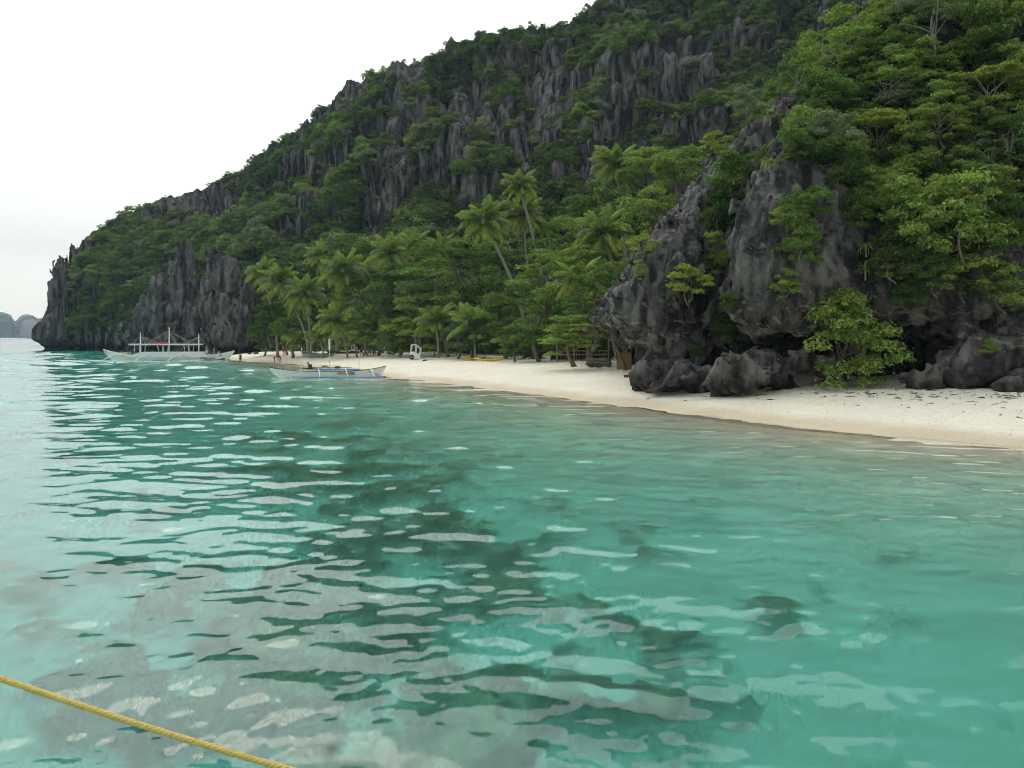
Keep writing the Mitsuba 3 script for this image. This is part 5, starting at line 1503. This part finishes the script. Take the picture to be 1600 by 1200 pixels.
def hut(label, u, v, wpx, depth, eave, yaw, mat='thatch_mat', rail=False, white=False):
    p = feet(u, v)
    W = wpx / FPX * p[1]
    key = numbered('beach_hut'); tag(key, label, 'hut')
    r = 0.9
    for sy in (-1, 1):
        a = math.atan2(r, depth / 2)
        part(key, 'roof', box(W + 0.8, math.hypot(depth / 2 + .4, r), 0.14, (0, sy * (depth / 4 + .1), eave + r / 2), rx=-sy * a), mat, False, None, p, yaw)
        part(key, 'eave_beam', tube([(-W / 2 - .3, sy * (depth / 2), eave), (W / 2 + .3, sy * (depth / 2), eave)], 0.06, 6), 'bamboo' if not white else 'white_paint', False, None, p, yaw)
    for x in np.linspace(-W / 2, W / 2, 4):
        for sy in (-1, 1):
            part(key, 'post', tube([(x, sy * depth / 2, -0.3), (x, sy * depth / 2, eave + .05)], 0.07, 7), 'grey_wood', False, None, p, yaw)
    if rail:
        for z in (0.55, 0.9):
            part(key, 'rail', tube([(-W / 2, -depth / 2 - .05, z), (W / 2, -depth / 2 - .05, z)], 0.04, 6), 'bamboo', False, None, p, yaw)
        n = int(W / 0.28)
        for i in range(n + 1):
            part(key, 'baluster', tube([(-W / 2 + i * W / n, -depth / 2 - .05, 0.1), (-W / 2 + i * W / n, -depth / 2 - .05, 0.9)], 0.022, 5), 'grey_wood', False, None, p, yaw)
    for x0 in (-W / 4, W / 4):
        part(key, 'table', box(1.3, 0.7, 0.05, (x0, 0, 0.74)), 'dark_wood', False, None, p, yaw)
    back_ = []
    part(key, 'back_wall', box(W, 0.06, eave * 0.55, (0, depth / 2 - .1, eave * 0.28)), 'dark_wood', False, None, p, yaw)


hut('open thatched hut with a pale eave beam behind the white cart', 638, 549.5, 60, 4.0, 2.3, 0.0)
hut('open thatched hut deep in the shade behind the yellow kayaks', 750, 552.5, 70, 4.0, 2.2, 0.0, rail=True)
hut('shaded hut with bamboo rails left of the dark cliff', 905, 563, 80, 3.6, 2.3, 0.1, rail=True)

# bamboo screen, lamp, low stone wall beside the cliff foot
p = feet(975, 577)
key = numbered('bamboo_screen'); tag(key, 'tan plywood screen leaning beside the leaning trunk at the cliff foot', 'screen')
W = 24 / FPX * p[1]; Hh = 26 / FPX * p[1]
for i in range(2): part(key, 'panel', box(W / 2 - 0.01, 0.03, Hh, ((i - 0.5) * W / 2, 0, Hh / 2), rx=-0.06), 'bamboo', False, None, p, 0.1)
part(key, 'rail', box(W, 0.05, 0.06, (0, 0.03, Hh * 0.97)), 'grey_wood', False, None, p, 0.1)
p = feet(986, 576)
key = numbered('lamp_post'); tag(key, 'thin post with a woven cone lamp shade under the overhang of the cliff', 'lamp')
part(key, 'pole', tube([(0, 0, -.2), (0, 0, 1.9)], 0.025, 6), 'grey_wood', False, None, p)
sh_ = trimesh.creation.revolve([(0.0, 1.95), (0.06, 1.95), (0.10, 1.92), (0.20, 1.60), (0.21, 1.48), (0.19, 1.48), (0.19, 1.6), (0.05, 1.92), (0.0, 1.93)], sections=14)
part(key, 'shade', sh_, 'bamboo', 40, None, p)
p = feet(968, 579)
key = numbered('leaning_trunk'); tag(key, 'dark bare trunk leaning across the tan screen at the cliff foot', 'tree trunk')
part(key, 'trunk', tube([p + [0.5, -0.1, -0.2], p + [0.12, 0.0, 0.9], p + [-0.35, 0.15, 2.0], p + [-0.75, 0.3, 3.1], p + [-1.0, 0.4, 4.2]], [0.17, 0.13, 0.12, 0.10, 0.06], 9), 'bark_mat', True)
part(key, 'branch', tube([p + [-0.3, 0.12, 1.9], p + [0.3, 0.2, 2.6], p + [1.1, 0.3, 3.0]], [0.06, 0.045, 0.03], 6), 'bark_mat', True)


def stone(rng, r, seed):
    m = trimesh.creation.icosphere(2, r)
    v = m.vertices
    v = v * (1 + 0.55 * nfbm(v / r * 1.3 + seed, 3, seed))[:, None] * np.array([1.15, 0.9, 0.72])
    return trimesh.Trimesh(v, m.faces, process=False)


rng = np.random.default_rng(61)
key = numbered('stone_wall'); tag(key, 'low wall of stacked grey stones in the shade left of the tan screen', 'wall')
pa, pb = feet(918, 571), feet(956, 574)
scene['stone_mat'] = {'type': 'diffuse', 'reflectance': proc(lambda p, n, uv: mix((0.09, 0.09, 0.085), (0.22, 0.21, 0.19), fbm(p.x * 6, p.y * 6, p.z * 6, octaves=3)))}
SV = [ply(stone(rng, 0.17, i), 'stone_mat', smooth=30) for i in range(5)]
Lw = np.linalg.norm(pb - pa)
for row in range(3):
    for i in range(int(Lw / 0.30)):
        q = pa + (pb - pa) * ((i + 0.5 * (row % 2)) * 0.30 / Lw) + [0, rng.normal(0, .02), 0.10 + row * 0.21]
        scene[numbered('stone_wall__stone')] = {**SV[rng.integers(5)], 'to_world': T().translate(list(map(float, q))).rotate([0, 0, 1], float(rng.uniform(0, 360)))}

# exposed roots and stumps, husks, driftwood, loose rocks
key = numbered('exposed_roots'); tag(key, 'dark exposed tree roots spreading on the sand right of the yellow kayaks', 'roots')
p = feet(832, 561)
for i in range(9):
    a = -0.2 - i * 0.36 + rng.normal(0, .1)
    L = rng.uniform(0.9, 1.7)
    part(key, 'root', tube([p + [0, 0, 1.1], p + [0.1 * math.cos(a), 0.1 * math.sin(a), 0.6], p + [0.45 * L * math.cos(a), 0.45 * L * math.sin(a), 0.32], p + [L * math.cos(a), L * math.sin(a), -0.05]], [0.10, 0.09, 0.07, 0.03], 6), 'dark_wood', True)
part(key, 'stump', tube([p + [0, 0, -0.1], p + [0, 0, 0.7], p + [-.1, 0, 1.7], p + [-0.4, 0.1, 3.2]], [0.22, 0.16, 0.12, 0.09], 8), 'bark_mat', True)
key = numbered('husk_heap'); tag(key, 'small brown heap of dry husks on the sand before the low stone wall', 'heap')
p = feet(933, 575)
for i in range(16):
    part(key, 'husk', trimesh.creation.icosphere(1, 0.11).apply_scale([1.3, 1, .8]).apply_translation((rng.normal(0, .24), rng.normal(0, .15), 0.08 + 0.22 * rng.random())), 'brown_wood', False, None, p)
p = feet(996, 589.5)
add(numbered('driftwood_log'), turned(tube([(-0.85, 0, 0.07), (-0.3, 0, 0.09), (0.5, 0.05, 0.08), (1.2, 0.15, 0.07)], [0.085, 0.08, 0.07, 0.05], 8), p, 0.0), 'brown_wood', 'reddish driftwood log on the sand at the foot of the left buttress', 'log', smooth=40)
for u, v, r, lab in ((390, 553.5, 0.3, 'small dark rock at the left end of the beach'), (400, 553.5, 0.4, 'low dark rock beside the small one at the left end of the beach'), (1576, 611, 0.55, 'dark boulder at the right edge under the cliff'), (1592, 606, 0.7, 'rightmost rough boulder at the edge under the cliff')):
    p = feet(u, v)
    m = trimesh.creation.icosphere(4, r)
    vv = m.vertices; vv = vv * (1 + 0.9 * nfbm(vv / r * 1.1 + r * 9, 4, 5))[:, None] * np.array([1.1, 0.9, 0.85])
    add(numbered('boulder'), turned(trimesh.Trimesh(vv, m.faces), p + [0, 0, r * 0.35]), 'cliff_mat', lab, 'rock', smooth=True)

flat('weed_brown', (0.085, 0.035, 0.025))
# dried weed and sticks along the back of the beach
rng = np.random.default_rng(63)
vs, fs, k = [], [], 0
for i in range(130):
    u = rng.uniform(1010, 1600); d = rng.beta(2, 5)
    base_v = np.interp(u, [1000, 1120, 1280, 1400, 1600], [592, 606, 598, 607, 618])
    p = feet(u, base_v + 6 + d * 42)
    if i % 3: p = feet(rng.normal(rng.choice([1458, 1530, 1585, 1300, 1376]), 22), rng.choice([617, 619, 622, 612, 605]) + rng.normal(0, 2))
    L, a = rng.uniform(0.04, 0.30), rng.uniform(0, 6.28)
    t_ = tube([p + [-L * math.cos(a), -L * math.sin(a), 0.012], p + [0, 0, 0.02 + 0.02 * rng.random()], p + [L * math.cos(a + .5), L * math.sin(a + .5), 0.012]], [0.008, rng.uniform(.01, .025), 0.006], 4)
    vs.append(t_.vertices); fs.append(t_.faces + k); k += len(t_.vertices)
add('seaweed_wrack', (np.vstack(vs), np.vstack(fs)), 'weed_brown', 'dark reddish dried weed and twigs scattered along the upper sand', kind='stuff')
vs, fs, k = [], [], 0
for i in range(320):
    u = rng.uniform(520, 1600)
    lo_ = np.interp(u, [520, 700, 880, 1100, 1600], [558, 566, 578, 606, 622]); hi_ = np.interp(u, [520, 700, 880, 1100, 1600], [572, 590, 612, 642, 685])
    p = feet(u, lo_ + (hi_ - lo_) * rng.random() ** 1.6)
    r = rng.uniform(0.010, 0.030)
    t_ = trimesh.creation.icosphere(0, r)
    vs.append(t_.vertices * [1.4, 1, .5] + p); fs.append(t_.faces + k); k += len(t_.vertices)
add('beach_litter', (np.vstack(vs), np.vstack(fs)), 'brown_wood', 'scattered bits of shell, coral and leaf on the sand', kind='stuff')

# bushes and undergrowth along the edge of the sand
for u, v, r, gid, lab in ((612, 548, 11, 1, 'bright green bush left of the white cart'), (668, 545, 9, 3, 'bright green bush right behind the white cart'), (585, 552, 6, 0, 'small bush beside the walking man'), (800, 553, 9, 1, 'small green plant right of the yellow kayaks'),
                          (493, 549, 8, 0, 'bush at the foot of the short palm'), (476, 550, 7, 5, 'bush at the foot of the leaning palm trunk'), (690, 548, 8, 5, 'green bush under the young palm'), (990, 556, 9, 3, 'yellowish bush beside the lamp post')):
    p = feet(u, v + r * 0.8)
    s = r / FPX * p[1]
    stand(numbered('beach_bush'), SHRUB[gid][0], p + [0, 0, 0.75 * s], s * 1.1, rng.uniform(0, 6), label=lab, cat='bush')
k = 0
XY = np.stack([rng.uniform(-66, 30, 7000), rng.uniform(42, 150, 7000)], 1)
DS, GS = shore_dist(XY[:, 0], XY[:, 1]), ground_z(XY[:, 0], XY[:, 1], False)
for (x, y), d, g0 in zip(XY, DS, GS):
    if abs(x / y) > 0.66: continue
    edge = 15.5 if y > 62 else 13.5
    if d < edge + 3 or d > edge + 16 or (x > 4.6 and y < 60): continue
    if any(np.hypot(x - q[0], y - q[1]) < 2.2 for q in SEATS): continue
    r = rng.uniform(0.6, 1.25) * (0.75 if d < edge + 2.5 else 1.1)
    stand(f'undergrowth__{k:03d}', SCRUB[[0, 4, 4, 0, 0, 4][rng.integers(6)]][0], (x, y, g0 + 0.45 * r), (r, r, r * rng.uniform(0.8, 1.3)), rng.uniform(0, 6))
    k += 1
    if k >= 520: break
tag('undergrowth', 'dark low undergrowth beneath the trees behind the beach', kind='stuff')
